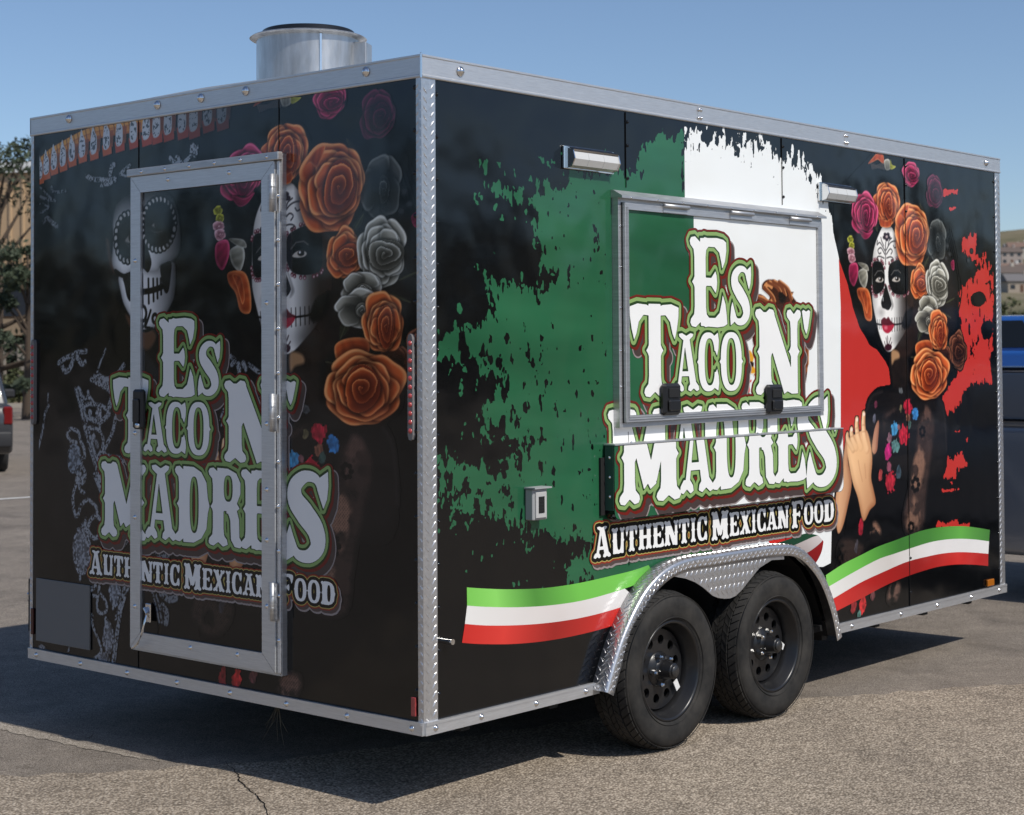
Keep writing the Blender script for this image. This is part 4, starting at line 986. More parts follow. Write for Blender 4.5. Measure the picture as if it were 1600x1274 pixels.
MB().box(.0006, .0118, SHF[0]-.028, SHF[1]-.05, SHF[2]+.02+G, SHF[3]-.05+G).build('shelf_back_slab', SEAL, shelf)  # black slab behind the shelf, standing out past its left end

# ---------------- porch lamps, socket box, lights, plate
for u0, u1, zc in ((.826, 1.130, 2.186), (2.800, 3.080, 2.176)):
    fix = MB().box(.0006, .014, u0-.012, u1+.012, zc-.047+G, zc+.047+G, b=.003).build('porch_lamp', CHROME, trailer)
    MB().prism([(.0142, zc-.042+G), (.040, zc-.034+G), (.054, zc-.008+G), (.046, zc+.022+G), (.0142, zc+.036+G)], u0+.006, u1-.006, 'y').build('lamp_lens', CLEAR_LENS, fix)
    for u in (u0, u1-.006): MB().prism([(.0142, zc-.045+G), (.044, zc-.037+G), (.059, zc-.008+G), (.050, zc+.026+G), (.0142, zc+.039+G)], u, u+.0055, 'y').build('lamp_end', CHROME, fix)
    MB().prism([(.0142, zc+.037+G), (.048, zc+.023+G), (.051, zc+.030+G), (.0142, zc+.044+G)], u0+.006, u1-.006, 'y').build('lamp_hood', CHROME, fix)
    for k in (1, 2): MB().prism([(.0142, zc-.043+G), (.041, zc-.035+G), (.0552, zc-.008+G), (.047, zc+.0225+G)], u0+(u1-u0)*k/3-.002, u0+(u1-u0)*k/3+.002, 'y').build('lens_rib', CLEAR_LENS, fix)
bu0, bu1, bz0, bz1 = .572, .660, .740, .862
box_ = MB().box(.0006, .042, bu0, bu1, bz0+G, bz1+G, b=.004).build('socket_box', PLASTIC_GREY, trailer)
MB().box(.0425, .048, bu0+.012, bu1-.010, bz0+.008+G, bz1-.012+G, b=.002).build('socket_cover', mat('light_grey_plastic', (.46, .46, .45), .4), box_)
MB().box(.0482, .0500, bu0+.028, bu1-.026, bz0+.028+G, bz1-.030+G).build('socket_window', SEAL, box_)
for z in np.linspace(bz0+.034, bz1-.036, 5): MB().box(.0501, .0512, bu0+.032, bu1-.030, z-.002+G, z+.001+G).build('socket_louvre', PLASTIC_BLACK, box_)
MB().box(.002, .058, bu0-.006, bu1+.010, bz1+.001+G, bz1+.007+G).build('socket_hood', PLASTIC_GREY, box_)
def tail(x, z0, z1):
    w1, w2 = .013, .008
    b_ = MB().prism([(x-w1, z0+.02+G), (x-w2, z0+.004+G), (x, z0+G), (x+w2, z0+.004+G), (x+w1, z0+.02+G), (x+w1, z1-.02+G), (x+w2, z1-.004+G), (x, z1+G), (x-w2, z1-.004+G), (x-w1, z1-.02+G)], -.016, -.0006, 'y').build('tail_light', mat('grey_lens', (.20, .19, .19), .15, 0, .5, .5), trailer); recalc(b_)
    me = MB().lathe([(0, .008), (.005, .007), (.009, .003), (.010, 0)], 12).mesh('tail_led'); me.materials.append(RED_LENS)
    for z in np.linspace(z0+.035, z1-.035, 11): share('tail_led', me, b_, (x, -.016, float(z)+G), FACE['rear'])
tail(-.048, 1.075, 1.468); tail(-2.492, 1.075, 1.468)
rf = MB().box(-.058, -.034, -.009, -.0006, .066+G, .135+G, b=.002).build('reflector', RED_LENS, trailer); rf['label'] = 'small red reflector'
MB().box(-2.512, -2.492, -.009, -.0006, .11+G, .23+G, b=.002).build('reflector', mat('dark_red_lens', (.06, .012, .012), .25), trailer)
am = MB().box(.0006, .014, 4.560, 4.640, .056+G, .094+G, b=.003).build('side_marker', AMBER_LENS, trailer)
PLATE = mat('dark_grey_plate', (.185, .18, .172), .75, 0, .2)
pl = MB().box(-2.468, -2.054, -.010, -.0006, .086+G, .372+G, b=.002).build('number_plate', PLATE, trailer); pl['label'] = 'blank dark grey plate'
m = MB().tube([(.0, .115, .330+G), (.035, .115, .330+G), (.040, .115, .330+G)], .011, 10); m.build('tie_ring', CHROME, trailer)
m = MB().box(-W_-.012, -W_-.0006, -.0, .05, .28+G, .345+G, b=.003); m.box(-W_-.045, -W_-.010, .004, .04, .255+G, .295+G, b=.006); m.build('side_catch', CHROME, trailer)
MB().tube([(-W_-.02, .012, .36+G), (-W_-.02, .012, .12+G)], .010, 8).build('catch_rod', CHASSIS, trailer)

# ---------------- roof exhaust fan
fc = AT(482, 100, 8.10); FX, FY = float(fc[0]), float(fc[1]); FR = .270
fz = float(AT(482, 62, 8.10)[2])                          # rim height
zr = H_+G
vent = MB().turned([(FR*.93, zr-.0), (FR*.95, zr+.03), (FR*.90, zr+.032), (FR*.90, fz-.012), (FR*1.0, fz-.004), (FR*1.02, fz), (FR*.99, fz+.006), (FR*.86, fz+.012), (FR*.84, fz+.006), (FR*.84, zr+.05)], 72).build('exhaust_fan', SHEET, trailer, (FX, FY, 0))
MB().turned([(FR*.80, fz-.05), (FR*.80, fz+.034), (FR*.775, fz+.038), (FR*.77, fz-.05)], 64).build('inner_ring', mat('dark_steel', (.05, .05, .055), .35, .9), vent)
MB().turned([(FR*.905, zr+.088), (FR*.95, zr+.092), (FR*.955, zr+.108), (FR*.905, zr+.116)], 72).build('drum_band', SHEET, vent)
MB().turned([(FR*.955, zr+.0), (FR*1.0, zr+.004), (FR*1.0, zr+.020), (FR*.955, zr+.026)], 72).build('drum_band', SHEET, vent)
MB().lathe([(0.001, zr+.05), (FR*.80, zr+.05)], 40).build('fan_plate', CHASSIS, vent)
dirc = np.array([CX-FX, CY-FY]); dirc /= np.linalg.norm(dirc); ta = math.atan2(dirc[1], dirc[0])
for k, da in enumerate((.23, )):
    a = ta+da; MB().box(FR*.902, FR*.915, -.005, .005, zr+.117, fz-.013, M=rot_z(a)).build('drum_seam', CHROME, vent)
a = ta+1.25
MB().box(FR*.86, FR*1.10, -.05, .05, zr+.02, fz-.03, M=rot_z(a), b=.004).build('wiring_box', SHEET, vent)
for da in (-.35, .25, .9): 
    a = ta+da; share('screw', SCREW, vent, (FR*.957*math.cos(a), FR*.957*math.sin(a), zr+.100), (0, rad(90), a))
MB().box(FR*.60, FR*1.15, -.10, .08, zr-.0, zr+.028, M=rot_z(ta-.62), b=.004).build('mounting_foot', SHEET, vent)

# ---------------- fender
def fender_top(n=70):
    P = smooth(S(np.array([938., 949, 962, 980, 1003, 1032, 1066, 1110, 1155, 1205, 1238, 1262, 1282, 1298, 1308]), np.array([1080., 1040, 1000, 958, 918, 888, 872, 865, 858, 851, 853, 872, 902, 946, 993]), .05), 5, False); return P
FT = fender_top(); FX1 = .082
def fender():
    T = np.gradient(FT, axis=0); T /= np.linalg.norm(T, axis=1)[:, None]; N = np.stack([-T[:, 1], T[:, 0]], 1); N[N[:, 1] < -.2] *= -1
    m = MB(); n = len(FT)
    prof = [(.001, 0.0), (FX1-.012, 0.0), (FX1-.003, -.004), (FX1, -.012), (FX1, -.052), (FX1-.004, -.052), (FX1-.004, -.014), (.001, -.006)]
    v = []
    for (u, z), (nu, nz) in zip(FT, N):
        for x, d in prof: v.append((x, u+nu*d, z+nz*d+G))
    k = len(prof); m.add(v, [(i*k+p, (i+1)*k+p, (i+1)*k+(p+1) % k, i*k+(p+1) % k) for i in range(n-1) for p in range(k)], True)
    m.add([v[p] for p in range(k)], [tuple(range(k))]); m.add([v[(n-1)*k+p] for p in range(k)], [tuple(range(k))])
    # raised bars along the crown
    L = np.concatenate([[0], np.cumsum(np.linalg.norm(np.diff(FT, axis=0), axis=1))]); s_ = np.arange(.015, L[-1]-.01, .019)
    for i, s0 in enumerate(s_):
        u = np.interp(s0, L, FT[:, 0]); z = np.interp(s0, L, FT[:, 1]); t = np.array([np.interp(s0, L, T[:, 0]), np.interp(s0, L, T[:, 1])]); t /= np.linalg.norm(t); nn = np.array([-t[1], t[0]])
        for k2 in range(3):
            x = .014+.027*k2+(.016 if i % 2 else 0)
            if x > FX1-.014: continue
            lug(m, (x, u+nn[0]*.0004, z+nn[1]*.0004+G), (1, 0, 0), (0, t[0], t[1]), (0, nn[0], nn[1]), rad(45 if (i+k2) % 2 else 135), .030, .0046, .0020)
        for k2 in range(2):
            d = -.022-.016*k2
            lug(m, (FX1+.0004, u+nn[0]*d, z+nn[1]*d+G), (0, t[0], t[1]), (0, nn[0], nn[1]), (1, 0, 0), rad(35 if (i+k2) % 2 else 145), .022, .0038, .0018)
    o = m.build('fender', TREADPLATE, trailer); recalc(o); return o
fen = fender()
# apron between the two tyres
_ap = S(np.array([1024., 1043, 1062, 1079, 1094, 1106, 1121, 1130, 1139, 1148, 1157, 1167, 1177, 1194, 1213, 1232]), np.array([908., 903, 902, 905, 911, 919, 932, 935.5, 936.5, 936, 932, 922, 909, 888, 876, 875]), .10)
AP = [tuple(p) for p in _ap]+[(float(u), float(np.interp(u, FT[:, 0], FT[:, 1]))-.020) for u in np.linspace(_ap[-1, 0], _ap[0, 0], 18)]
m = MB().prism([(u, v+G) for u, v in AP], FX1-.010, FX1-.006, 'x')
for j, v in enumerate(np.arange(.285, .50, .0215)):
    for i, u in enumerate(np.arange(1.46, 2.40, .036)):
        uu = u+(.018 if j % 2 else 0)
        if sdf_poly(AP, np.array([[uu]]), np.array([[v]]))[0, 0] > .012: lug(m, (FX1-.0058, uu, v+G), (0, 1, 0), (0, 0, 1), (1, 0, 0), rad(50 if j % 2 else 130), .027, .0044, .0020)
o = m.build('fender_apron', TREADPLATE, trailer); recalc(o)
# dark wheel well
m = MB()
inn = [(p[0], p[1]) for p in WELL]
v = []
for u, z in inn: v += [(-.002, u, z+G+.004), (-.36, u, z+G+.004)]
m.add(v, [(2*i, 2*i+1, 2*i+3, 2*i+2) for i in range(len(inn)-1)])
m.box(-.365, -.36, 1.03, 2.94, .0+G, .49+G); m.build('wheel_well', CHASSIS, trailer)

# ---------------- wheels
def wheel_parts():
    ro_, ri = .335, .203; hw = .098
    tyre = MB().lathe([(ri+.004, hw-.020), (ri+.012, hw-.010), (ri+.03, hw-.002), (ri+.07, hw+.003), (ri+.105, hw-.001), (ro_-.022, hw-.012), (ro_-.015, hw-.022), (ro_-.014, hw-.034), (ro_-.014, -hw+.034), (ro_-.016, -hw+.020), (ro_-.03, -hw+.01), (ri+.06, -hw), (ri+.01, -hw+.012)], 72, axis='x')
    for r in (ri+.022, ri+.115): tyre.lathe([(r-.002, hw-.006 if r < .22 else hw-.0035), (r, hw-.003 if r < .22 else hw-.0005), (r+.002, hw-.006 if r < .22 else hw-.0045)], 72, axis='x')
    tread = MB(); n = 54
    for j, (x0, x1) in enumerate(((-.084, -.050), (-.044, -.016), (-.011, .011), (.016, .044), (.050, .082))):
        for i in range(n):
            a0 = 2*math.pi*(i+.5*(j % 2))/n; g = 2*math.pi/n*(.42 if j in (0, 4) else .44)
            sh = .012*(1 if j % 2 else -1)/ro_
            vs = []
            for a_, x_, s1 in ((a0-g, x0, -sh), (a0+g, x0, -sh), (a0+g, x1, sh), (a0-g, x1, sh)):
                for r_ in (ro_-.020, ro_ if j in (1, 2, 3) else ro_-.003):
                    if j == 4 and x_ == x1 or j == 0 and x_ == x0: r_ -= .009
                    vs.append((x_, r_*math.cos(a_+s1), r_*math.sin(a_+s1)))
            tread.add(vs, [(1, 3, 5, 7), (0, 2, 3, 1), (2, 4, 5, 3), (4, 6, 7, 5), (6, 0, 1, 7)])
    rim = MB().lathe([(ri+.010, .080), (ri+.010, .086), (ri+.001, .088), (ri-.006, .080), (ri-.012, .050), (ri-.020, .040), (ri-.026, .015), (ri-.027, -.02), (ri+.0, -.08)], 60, axis='x')
    # dished disc with ten round holes
    r0, r1 = .075, .168; dish = lambda r: .018
    for s in range(10):
        ac = 2*math.pi*s/10; rc = .124; hr = .0200; k = 24; ang = math.pi/10
        outer, hole = [], []
        for i in range(k):
            t = 2*math.pi*i/k; dx, dy = math.cos(t), math.sin(t)
            sc = 1/max(abs(dx), abs(dy)); r = rc+(r1-rc if dx > 0 else rc-r0)*dx*sc; a = ac+ang*dy*sc
            outer.append((dish(r), r*math.cos(a), r*math.sin(a)))
            rr = rc+hr*dx; aa = ac+hr*1.05*dy/rc; hole.append((dish(rr), rr*math.cos(aa), rr*math.sin(aa)))
        back = [(x-.014, y, z) for x, y, z in hole]
        f = [(i, (i+1) % k, k+(i+1) % k, k+i) for i in range(k)]+[(k+i, k+(i+1) % k, 2*k+(i+1) % k, 2*k+i) for i in range(k)]
        rim.add(outer+hole+back, f, False)
    rim.lathe([(r1-.001, .018), (r1+.004, .014), (r1+.006, .004), (r1+.006, -.02)], 60, axis='x')
    rim.lathe([(r0, .016), (r0-.004, .022), (.050, .030), (.044, .034), (.0405, .034), (.0405, .058), (.038, .062), (.034, .098), (.032, .102), (.0001, .102)], 40, axis='x')
    back = MB().lathe([(.001, -.012), (.168, -.012)], 40, axis='x')
    hub = MB().lathe([(.0255, .102), (.0255, .108), (.022, .112), (.0001, .112)], 28, axis='x')
    nut = MB().lathe([(.0001, .060), (.006, .058), (.0105, .050), (.0115, .034), (.0115, .026)], 6, smooth=False, axis='x')
    stick = MB().box(.030, .034, -.014, .014, -.022, .022)
    return [x.mesh(n_) for x, n_ in ((tyre, 'tyre'), (tread, 'tread'), (rim, 'rim'), (back, 'brake_drum'), (hub, 'hub_cap'), (nut, 'wheel_nut'), (stick, 'balance_sticker'))]
WP = wheel_parts()
for me, mt in zip(WP, (RUBBER, RUBBER, RIM, CHASSIS, mat('hub_grey', (.06, .06, .06), .35, .6), CHROME, STICKER)): me.materials.append(mt)
WZ = .335
def wheel(x, y, rx, flip=False):
    t = share('wheel', WP[0], trailer, (x, y, WZ), (rx, 0, math.pi if flip else 0)); t['label'] = 'black steel trailer wheel'
    tr = share('tread', WP[1], t); tr['kind'] = 'stuff'
    rm = share('rim', WP[2], t); share('brake_drum', WP[3], t)
    share('hub_cap', WP[4], t); share('balance_sticker', WP[6], t, (0.004, .090, -.098), (rad(20), 0, 0))
    for k in range(5):
        a = rad(90+72*k+12); share('wheel_nut', WP[5], t, (0, .062*math.cos(a), .062*math.sin(a)))
    return t
wy1 = float(S(1040, 1045, .09)[0]); wy2 = float(S(1203, 1003, .09)[0])
WX = .012
wheel(WX, wy1+.03, rad(10)); wheel(WX, wy2+.03, rad(38)); wheel(-W_-WX, wy1+.03, 0, True); wheel(-W_-WX, wy2+.03, 0, True)
# chassis rails, axles, springs, rear jack stub
for x in (-W_+.28, -.30): MB().box(x-.03, x+.03, .45, L_-.05, -.08+G, .019+G).build('chassis_rail', CHASSIS, trailer)
for y in np.linspace(.3, L_-.3, 9): MB().box(-W_+.07, -.07, y-.025, y+.025, -.04+G, .0195+G).build('cross_member', CHASSIS, trailer)
for y in (wy1+.03, wy2+.03): MB().tube([(-W_-.02, y, WZ), (.0, y, WZ)], .036, 12).build('axle', CHASSIS, trailer)
MB().box(-.30, -.22, .98, 1.02, -.05+G, .018+G).build('hose_clip', CHROME, trailer)
m = MB().tube([(-.6, L_-.1, .10+G), (-W_/2, L_+1.35, .12+G)], .04, 6); m.tube([(-W_+.6, L_-.1, .10+G), (-W_/2, L_+1.35, .12+G)], .04, 6); m.tube([(-W_/2, L_+1.2, .12+G), (-W_/2, L_+1.65, .14+G)], .05, 8)
m.build('drawbar', CHASSIS, trailer)
MB().tube([(-W_/2, L_+1.25, .02), (-W_/2, L_+1.25, .75)], .032, 10).build('jack', CHASSIS, trailer)
# dry weed caught under the sill
DRY = mat('dry_weed', (.10, .085, .055), .9)
wx_, wz_ = [float(q) for q in R(432, 1105, .03)]
m = MB()
for k in range(9):
    a, b2 = random.uniform(-.06, .06), random.uniform(.06, .16); m.tube([(wx_+random.uniform(-.01, .01), .04, wz_+.01+G), (wx_+a*.6, .03, wz_-b2*.5+G), (wx_+a, .02+random.uniform(-.03, .03), wz_-b2+G)], [.0012, .0010, .0006], 4)
m.build('dry_weed', DRY, trailer)

# ================================================================== THE WRAP: printing it
Sx = lambda X: (lambda px, py: S(px, py, X))
def spx(pts, X=0.0): return S(np.array([p[0] for p in pts], float), np.array([p[1] for p in pts], float), X)
def rpx(pts, Y=0.0): return R(np.array([p[0] for p in pts], float), np.array([p[1] for p in pts], float), Y)

# -- flag colours
GREEN_PX = [(1068, 210), (1050, 218), (1032, 213), (1012, 224), (1001, 229), (999, 262), (1004, 273), (985, 272), (955, 269), (920, 275), (892, 270), (884, 290), (872, 299), (860, 300), (859, 286), (846, 282), (838, 290),
            (852, 297), (853, 307), (800, 299), (757, 287), (768, 299), (800, 311), (830, 318), (842, 330), (838, 350), (836, 368), (842, 384), (852, 396), (846, 408), (860, 420), (872, 432), (866, 446), (848, 452), (820, 450), (790, 442),
            (768, 441), (758, 428), (747, 422), (758, 444), (768, 466), (778, 488), (764, 498), (752, 512), (712, 512), (682, 530), (682, 562), (712, 566), (736, 562), (752, 578), (790, 590), (776, 606), (760, 640), (744, 664), (742, 684), (790, 686), (838, 690),
            (800, 712), (764, 726), (730, 730), (712, 712), (700, 700), (682, 716), (682, 782), (702, 792), (716, 800), (748, 806), (780, 812), (812, 818), (826, 838), (850, 830), (872, 838), (884, 848), (902, 836), (930, 836), (930, 858), (900, 868), (884, 884), (888, 908), (960, 908), (1068, 880)]
gu, gv = grid(.06, 1.70, .40, 2.42, .0042)
def torn(F, U, V, seed, amp=.085, fu=16, fv=7.0, reach=.15, bias=.0, hi=1.0, fine=2.0):
    n = fbm(U*fu, V*fv, seed, 4)-.5; n2 = fbm(U*fu*2.6+7, V*fv*2.0, seed+5, 3)-.5
    fall = np.exp(-(F/reach)**2)
    n3 = np.abs(fbm(U*fu*2.2+31, V*fv*3.4+5, seed+9, 3)-.5)-.12
    return F+(n*amp*hi+n2*amp*fine-n3*amp*fine*.8+bias)*fall
Fg = sdf_poly(spx(GREEN_PX), gu, gv); edge_r = 1.6675
left = np.clip((1.25-gu)/.4, 0, 1)
Fg = np.minimum(torn(Fg, gu, gv, 3, .052, 24, 11, .10), edge_r-gu)
holes = fbm(gu*40, gv*22, 41, 3); zone_ = np.clip((.75-gu)/.4, 0, 1)*np.clip((1.55-gv)/.1, 0, 1)*np.clip((gv-.55)/.1, 0, 1)
Fg = np.minimum(Fg, np.where(gu < 1.10, (.735-.20*zone_-holes)*.06, 1.0))   # scattered flecks
fleck = fbm(gu*34+3, gv*24, 77, 3)-.745; reach = sdf_poly(spx(GREEN_PX), gu, gv)
Fg = np.maximum(Fg, np.where((reach > -.10-.12*(gv < 1.35)) & (gu < 1.3) & (gv > .42), fleck*.05, -.05))
Fg = np.minimum(Fg, gu-.0735); Fg = np.minimum(Fg, -sdf_poly(WELL, gu, gv)-.004)
GREEN = (38, 92, 62)
gshade = lambda P: lin(GREEN)*(1+.75*(fbm(P[:, 0]*1.1+.5, P[:, 1]*5.5+P[:, 0]*.6, 9, 3)-.5)+.12*(fbm(P[:, 0]*4, P[:, 1]*26, 19, 2)-.5))[:, None]
sh = Sheet(); sh.fill(Fg, gu, gv, .0003, gshade)
WHITE = (236, 238, 236)
wu, wv = grid(1.64, 3.14, .02, 2.42, .0042)
top_px = [(1064, 206), (1085, 214), (1110, 214), (1140, 222), (1175, 222), (1200, 226), (1225, 236), (1245, 246), (1262, 264), (1280, 284), (1290, 306)]
Wp = np.concatenate([spx(top_px), spx([(1300, 336), (1302, 364), (1312, 409), (1314, 430), (1314.5, 640), (1314, 690), (1300, 800), (1298, 880), (1286, 886), (1250, 886), (1064, 960)])])
Fw0 = sdf_poly(Wp, wu, wv)
topd = np.exp(-((np.interp(wu, spx(top_px)[:, 0], spx(top_px)[:, 1])-wv)/.10)**2)
Fw = Fw0+topd*((fbm(wu*50, wv*17, 12, 4)-.52)*.36)
Fw = np.where((topd > .02) & (fbm(wu*60, wv*26, 15, 3) > .635+.24*(1-topd)), -.004, Fw)
Fw = np.minimum(np.minimum(Fw, wu-1.6675), -sdf_poly(WELL, wu, wv)-.004)
sh.fill(Fw, wu, wv, .0005, WHITE)
RED = (192, 52, 46)
ru, rv = grid(2.94, 4.75, .30, 2.42, .0042)
RA = spx([(1313.5, 480), (1313.5, 700), (1330, 720), (1380, 720), (1410, 640), (1410, 540), (1370, 470), (1330, 440), (1310, 395)])
RB = spx([(1502, 374), (1526, 366), (1526, 392), (1528, 405), (1540, 398), (1550, 420), (1551, 470), (1551, 545), (1546, 560), (1549, 596), (1528, 598), (1507, 606), (1502, 616), (1500, 634), (1478, 648), (1471, 624), (1481, 604), (1492, 589),
          (1502, 570), (1508, 552), (1506, 539), (1500, 519), (1501, 498), (1494, 474), (1500, 453), (1516, 440), (1528, 425), (1536, 416), (1527, 413), (1512, 402), (1503, 389)])
Fb = sdf_poly(RB, ru, rv); zone = np.clip((2.02-rv)/.08, 0, 1)*np.clip((rv-1.20)/.10, 0, 1)*np.clip((ru-4.32)/.06, 0, 1)
Fb = torn(Fb, ru, rv, 21, .035, 22, 12, .05); Fb = np.where((fbm(ru*36, rv*18, 33, 3) > .655) & (zone > .5), -.004, Fb)
for x0, y0, x1, y1 in ((1516, 455, 1541, 480), (1533, 500, 1552, 530), (1490, 462, 1502, 474)):    # black islands
    c = spx([((x0+x1)/2, (y0+y1)/2)])[0]; a = spx([(x0, y0), (x1, y1)]); rx, ry = abs(a[1, 0]-a[0, 0])/2, abs(a[0, 1]-a[1, 1])/2
    Fb = np.minimum(Fb, (np.hypot((ru-c[0])/rx, (rv-c[1])/ry)-1+.5*(fbm(ru*24, rv*20, 6, 3)-.5))*min(rx, ry))
spl = sdf_poly(spx(z4((700, 260), (735, 300), (800, 240), (812, 290), (842, 322), (770, 350), (760, 400), (690, 395), (700, 320))), ru, rv)
spl = torn(spl, ru, rv, 51, .030, 24, 14, .03)
for P in (((680, 470), (795, 465), (740, 478), (684, 486)), ((640, 690), (660, 650), (700, 672), (770, 640), (780, 670), (840, 668), (840, 690)), ((725, 425), (742, 420), (738, 440)), ((755, 128), (785, 122), (778, 138)), ((820, 170), (832, 165), (828, 188))):
    spl = np.maximum(spl, torn(sdf_poly(spx(z4(*P)), ru, rv), ru, rv, 61, .012, 40, 22, .015))
for P in (((1052, 405), (1208, 408), (1204, 458), (1150, 440), (1110, 470), (1058, 475)), ((1118, 582), (1196, 580), (1140, 622))):
    spl = np.maximum(spl, torn(sdf_poly(spx(z1(*P)), ru, rv), ru, rv, 71, .010, 40, 22, .012))
# the lady's own outline stays black against the red
SIL = spx([(1291, 314), (1300, 336), (1302, 364), (1312, 409), (1325, 446), (1333, 483), (1343, 512), (1350, 524), (1358, 539), (1370, 547), (1384, 566), (1391, 581), (1392, 598), (1389, 604), (1378, 612), (1363, 615), (1356, 628), (1351, 643), (1346, 700),
           (1330, 760), (1310, 900), (1320, 990), (1480, 960), (1480, 660), (1470, 620), (1490, 588), (1470, 560), (1490, 480), (1480, 300), (1400, 200)])
Fs = sdf_poly(SIL, ru, rv)+.006*(fbm(ru*40, rv*40, 4, 2)-.5)
sh.fill(np.maximum(np.minimum(sdf_poly(RA, ru, rv), -Fs), np.maximum(Fb, spl)), ru, rv, .0007, RED)
Fs2 = np.minimum(Fs, np.minimum(wv.min()-9+9, 9) if False else Fs)
sh.fill(np.minimum(Fs, 3.35-ru), ru, rv, .0009, BLACK)
sh.build('flag_print', trailer, side_at(0.0))

# -- lady on the side
cv = Canvas(2.88, 4.735, .055, 2.412, .0042)
lady(cv, Sx(0.0))
cv.sheet(BLACK, None, .0012).build('portrait_print', trailer, side_at(0.0), label='printed painted-skull lady with roses in her hair')

# -- ribbons
def band(sh, a, b, w, colf, n=110, u1=9.0):
    A, B = smooth(a, 5, False), smooth(b, 5, False)
    t = np.linspace(0, 1, n)
    def res(P):
        L = np.concatenate([[0], np.cumsum(np.hypot(*np.diff(P, axis=0).T))]); L /= L[-1]; return np.stack([np.interp(t, L, P[:, k]) for k in (0, 1)], 1)
    A, B = res(A), res(B); P = np.stack([A[:-1], A[1:], B[1:], B[:-1]], 1).reshape(-1, 2)
    tt = np.stack([t[:-1], t[1:], t[1:], t[:-1]], 1).ravel()
    mid_ = P.reshape(-1, 4, 2).mean(1); ok = np.repeat(sdf_poly(WELL, mid_[:, 0], mid_[:, 1]) < -.004, 4) & np.repeat(mid_[:, 0] < u1, 4)
    sh.put(P[ok], w, lin(colf(tt[ok])), 4)
def grad(*stops):
    p = [s[0] for s in stops]; c = np.array([s[1] for s in stops], float)
    return lambda t: np.stack([np.interp(t, p, c[:, k]) for k in range(3)], 1)
zr2 = zz(670, 700, 3.98); zl = zz(900, 600, 3.81)
sh = Sheet()
LT = [(729, 918), (760, 920), (800, 921), (850, 919), (900, 912), (950, 901), (1000, 888), (1060, 864), (1116, 851)]
LG = [(729.5, 946.5), (760, 948.5), (810, 949), (860, 946), (910, 938.5), (960, 925), (1000, 911), (1060, 888), (1130, 856)]
LW = [(726, 975), (760, 977.5), (810, 977), (860, 973), (910, 965), (960, 952), (1010, 934), (1080, 905), (1165, 858)]
LR = [(721.5, 1004.5), (750, 1006.5), (800, 1006.5), (850, 1002), (900, 993), (950, 980), (1000, 962), (1080, 930), (1165, 890)]
gr = grad((0, (120, 196, 84)), (.10, (138, 212, 100)), (.24, (78, 142, 58)), (.40, (112, 192, 78)), (.62, (120, 200, 84)), (.85, (60, 112, 56)), (1, (46, 92, 50)))
wr = grad((0, (226, 224, 220)), (.3, (214, 206, 202)), (.6, (232, 230, 228)), (.85, (214, 204, 198)), (1, (200, 188, 182)))
rr_ = grad((0, (196, 44, 38)), (.12, (214, 60, 52)), (.28, (154, 34, 30)), (.5, (208, 50, 44)), (1, (176, 36, 36)))
band(sh, spx(LT), spx(LG), .0015, gr, 110, 1.45); band(sh, spx(LG), spx(LW), .0015, wr, 110, 1.45); band(sh, spx(LW), spx(LR), .0015, rr_, 110, 1.45)
sh.build('ribbon_print', trailer, side_at(0.0)); sh = Sheet()
band(sh, spx(LT[5:]), spx(LG[5:]), .0013, grad((0, (112, 192, 78)), (.3, (84, 150, 66)), (1, (46, 92, 50))))
band(sh, spx([(1116, 851), (1160, 838), (1190, 832)]), spx([(1130, 857), (1165, 848), (1200, 838)]), .0015, wr)
band(sh, spx([(1150, 862), (1195, 846), (1242, 822)]), spx([(1162, 880), (1205, 864), (1250, 838)]), .0015, rr_)
sh.build('ribbon_print', trailer, side_at(0.0)); sh = Sheet()
band(sh, spx(zl((1150, 960), (1250, 930), (1330, 900), (1380, 888))), spx(zl((1230, 985), (1300, 960), (1400, 915), (1440, 902))), .0016, grad((0, (30, 62, 48)), (1, (36, 74, 52))))
band(sh, spx(zl((1230, 985), (1300, 960), (1400, 915), (1440, 902))), spx(zl((1330, 1030), (1400, 990), (1450, 950), (1466, 930))), .0016, grad((0, (150, 138, 134)), (1, (206, 198, 196))))
band(sh, spx(zl((1330, 1030), (1400, 990), (1450, 950), (1466, 930))), spx(zl((1400, 1080), (1430, 1060), (1460, 1000), (1472, 940))), .0016, grad((0, (120, 28, 30)), (1, (146, 32, 34))))
sh.build('ribbon_print', trailer, side_at(0.0)); sh = Sheet()
RT = z4((0, 970), (100, 905), (200, 855), (300, 805), (400, 768), (480, 738), (560, 710), (660, 690), (780, 683), (870, 690), (960, 705))
RG = z4((8, 1042), (150, 960), (300, 880), (400, 845), (480, 818), (600, 780), (690, 763), (780, 757), (870, 761), (955, 772))
RW = z4((35, 1112), (200, 1015), (350, 945), (480, 890), (620, 855), (700, 841), (780, 835), (870, 838), (951, 845))
RR = z4((60, 1182), (200, 1110), (350, 1030), (480, 975), (620, 930), (700, 914), (780, 907), (870, 909), (950, 916))
band(sh, spx(RT), spx(RG), .0017, grad((0, (132, 208, 96)), (.18, (108, 186, 78)), (.42, (62, 120, 52)), (.6, (72, 132, 58)), (.8, (104, 176, 78)), (1, (74, 130, 62))))
band(sh, spx(RG), spx(RW), .0017, grad((0, (232, 230, 226)), (.35, (208, 202, 196)), (.6, (226, 222, 220)), (1, (232, 230, 228))))
band(sh, spx(RW), spx(RR), .0017, grad((0, (206, 48, 44)), (.25, (170, 38, 36)), (.5, (150, 36, 34)), (.78, (208, 52, 48)), (1, (176, 40, 40))))
sh.build('ribbon_print', trailer, side_at(0.0))

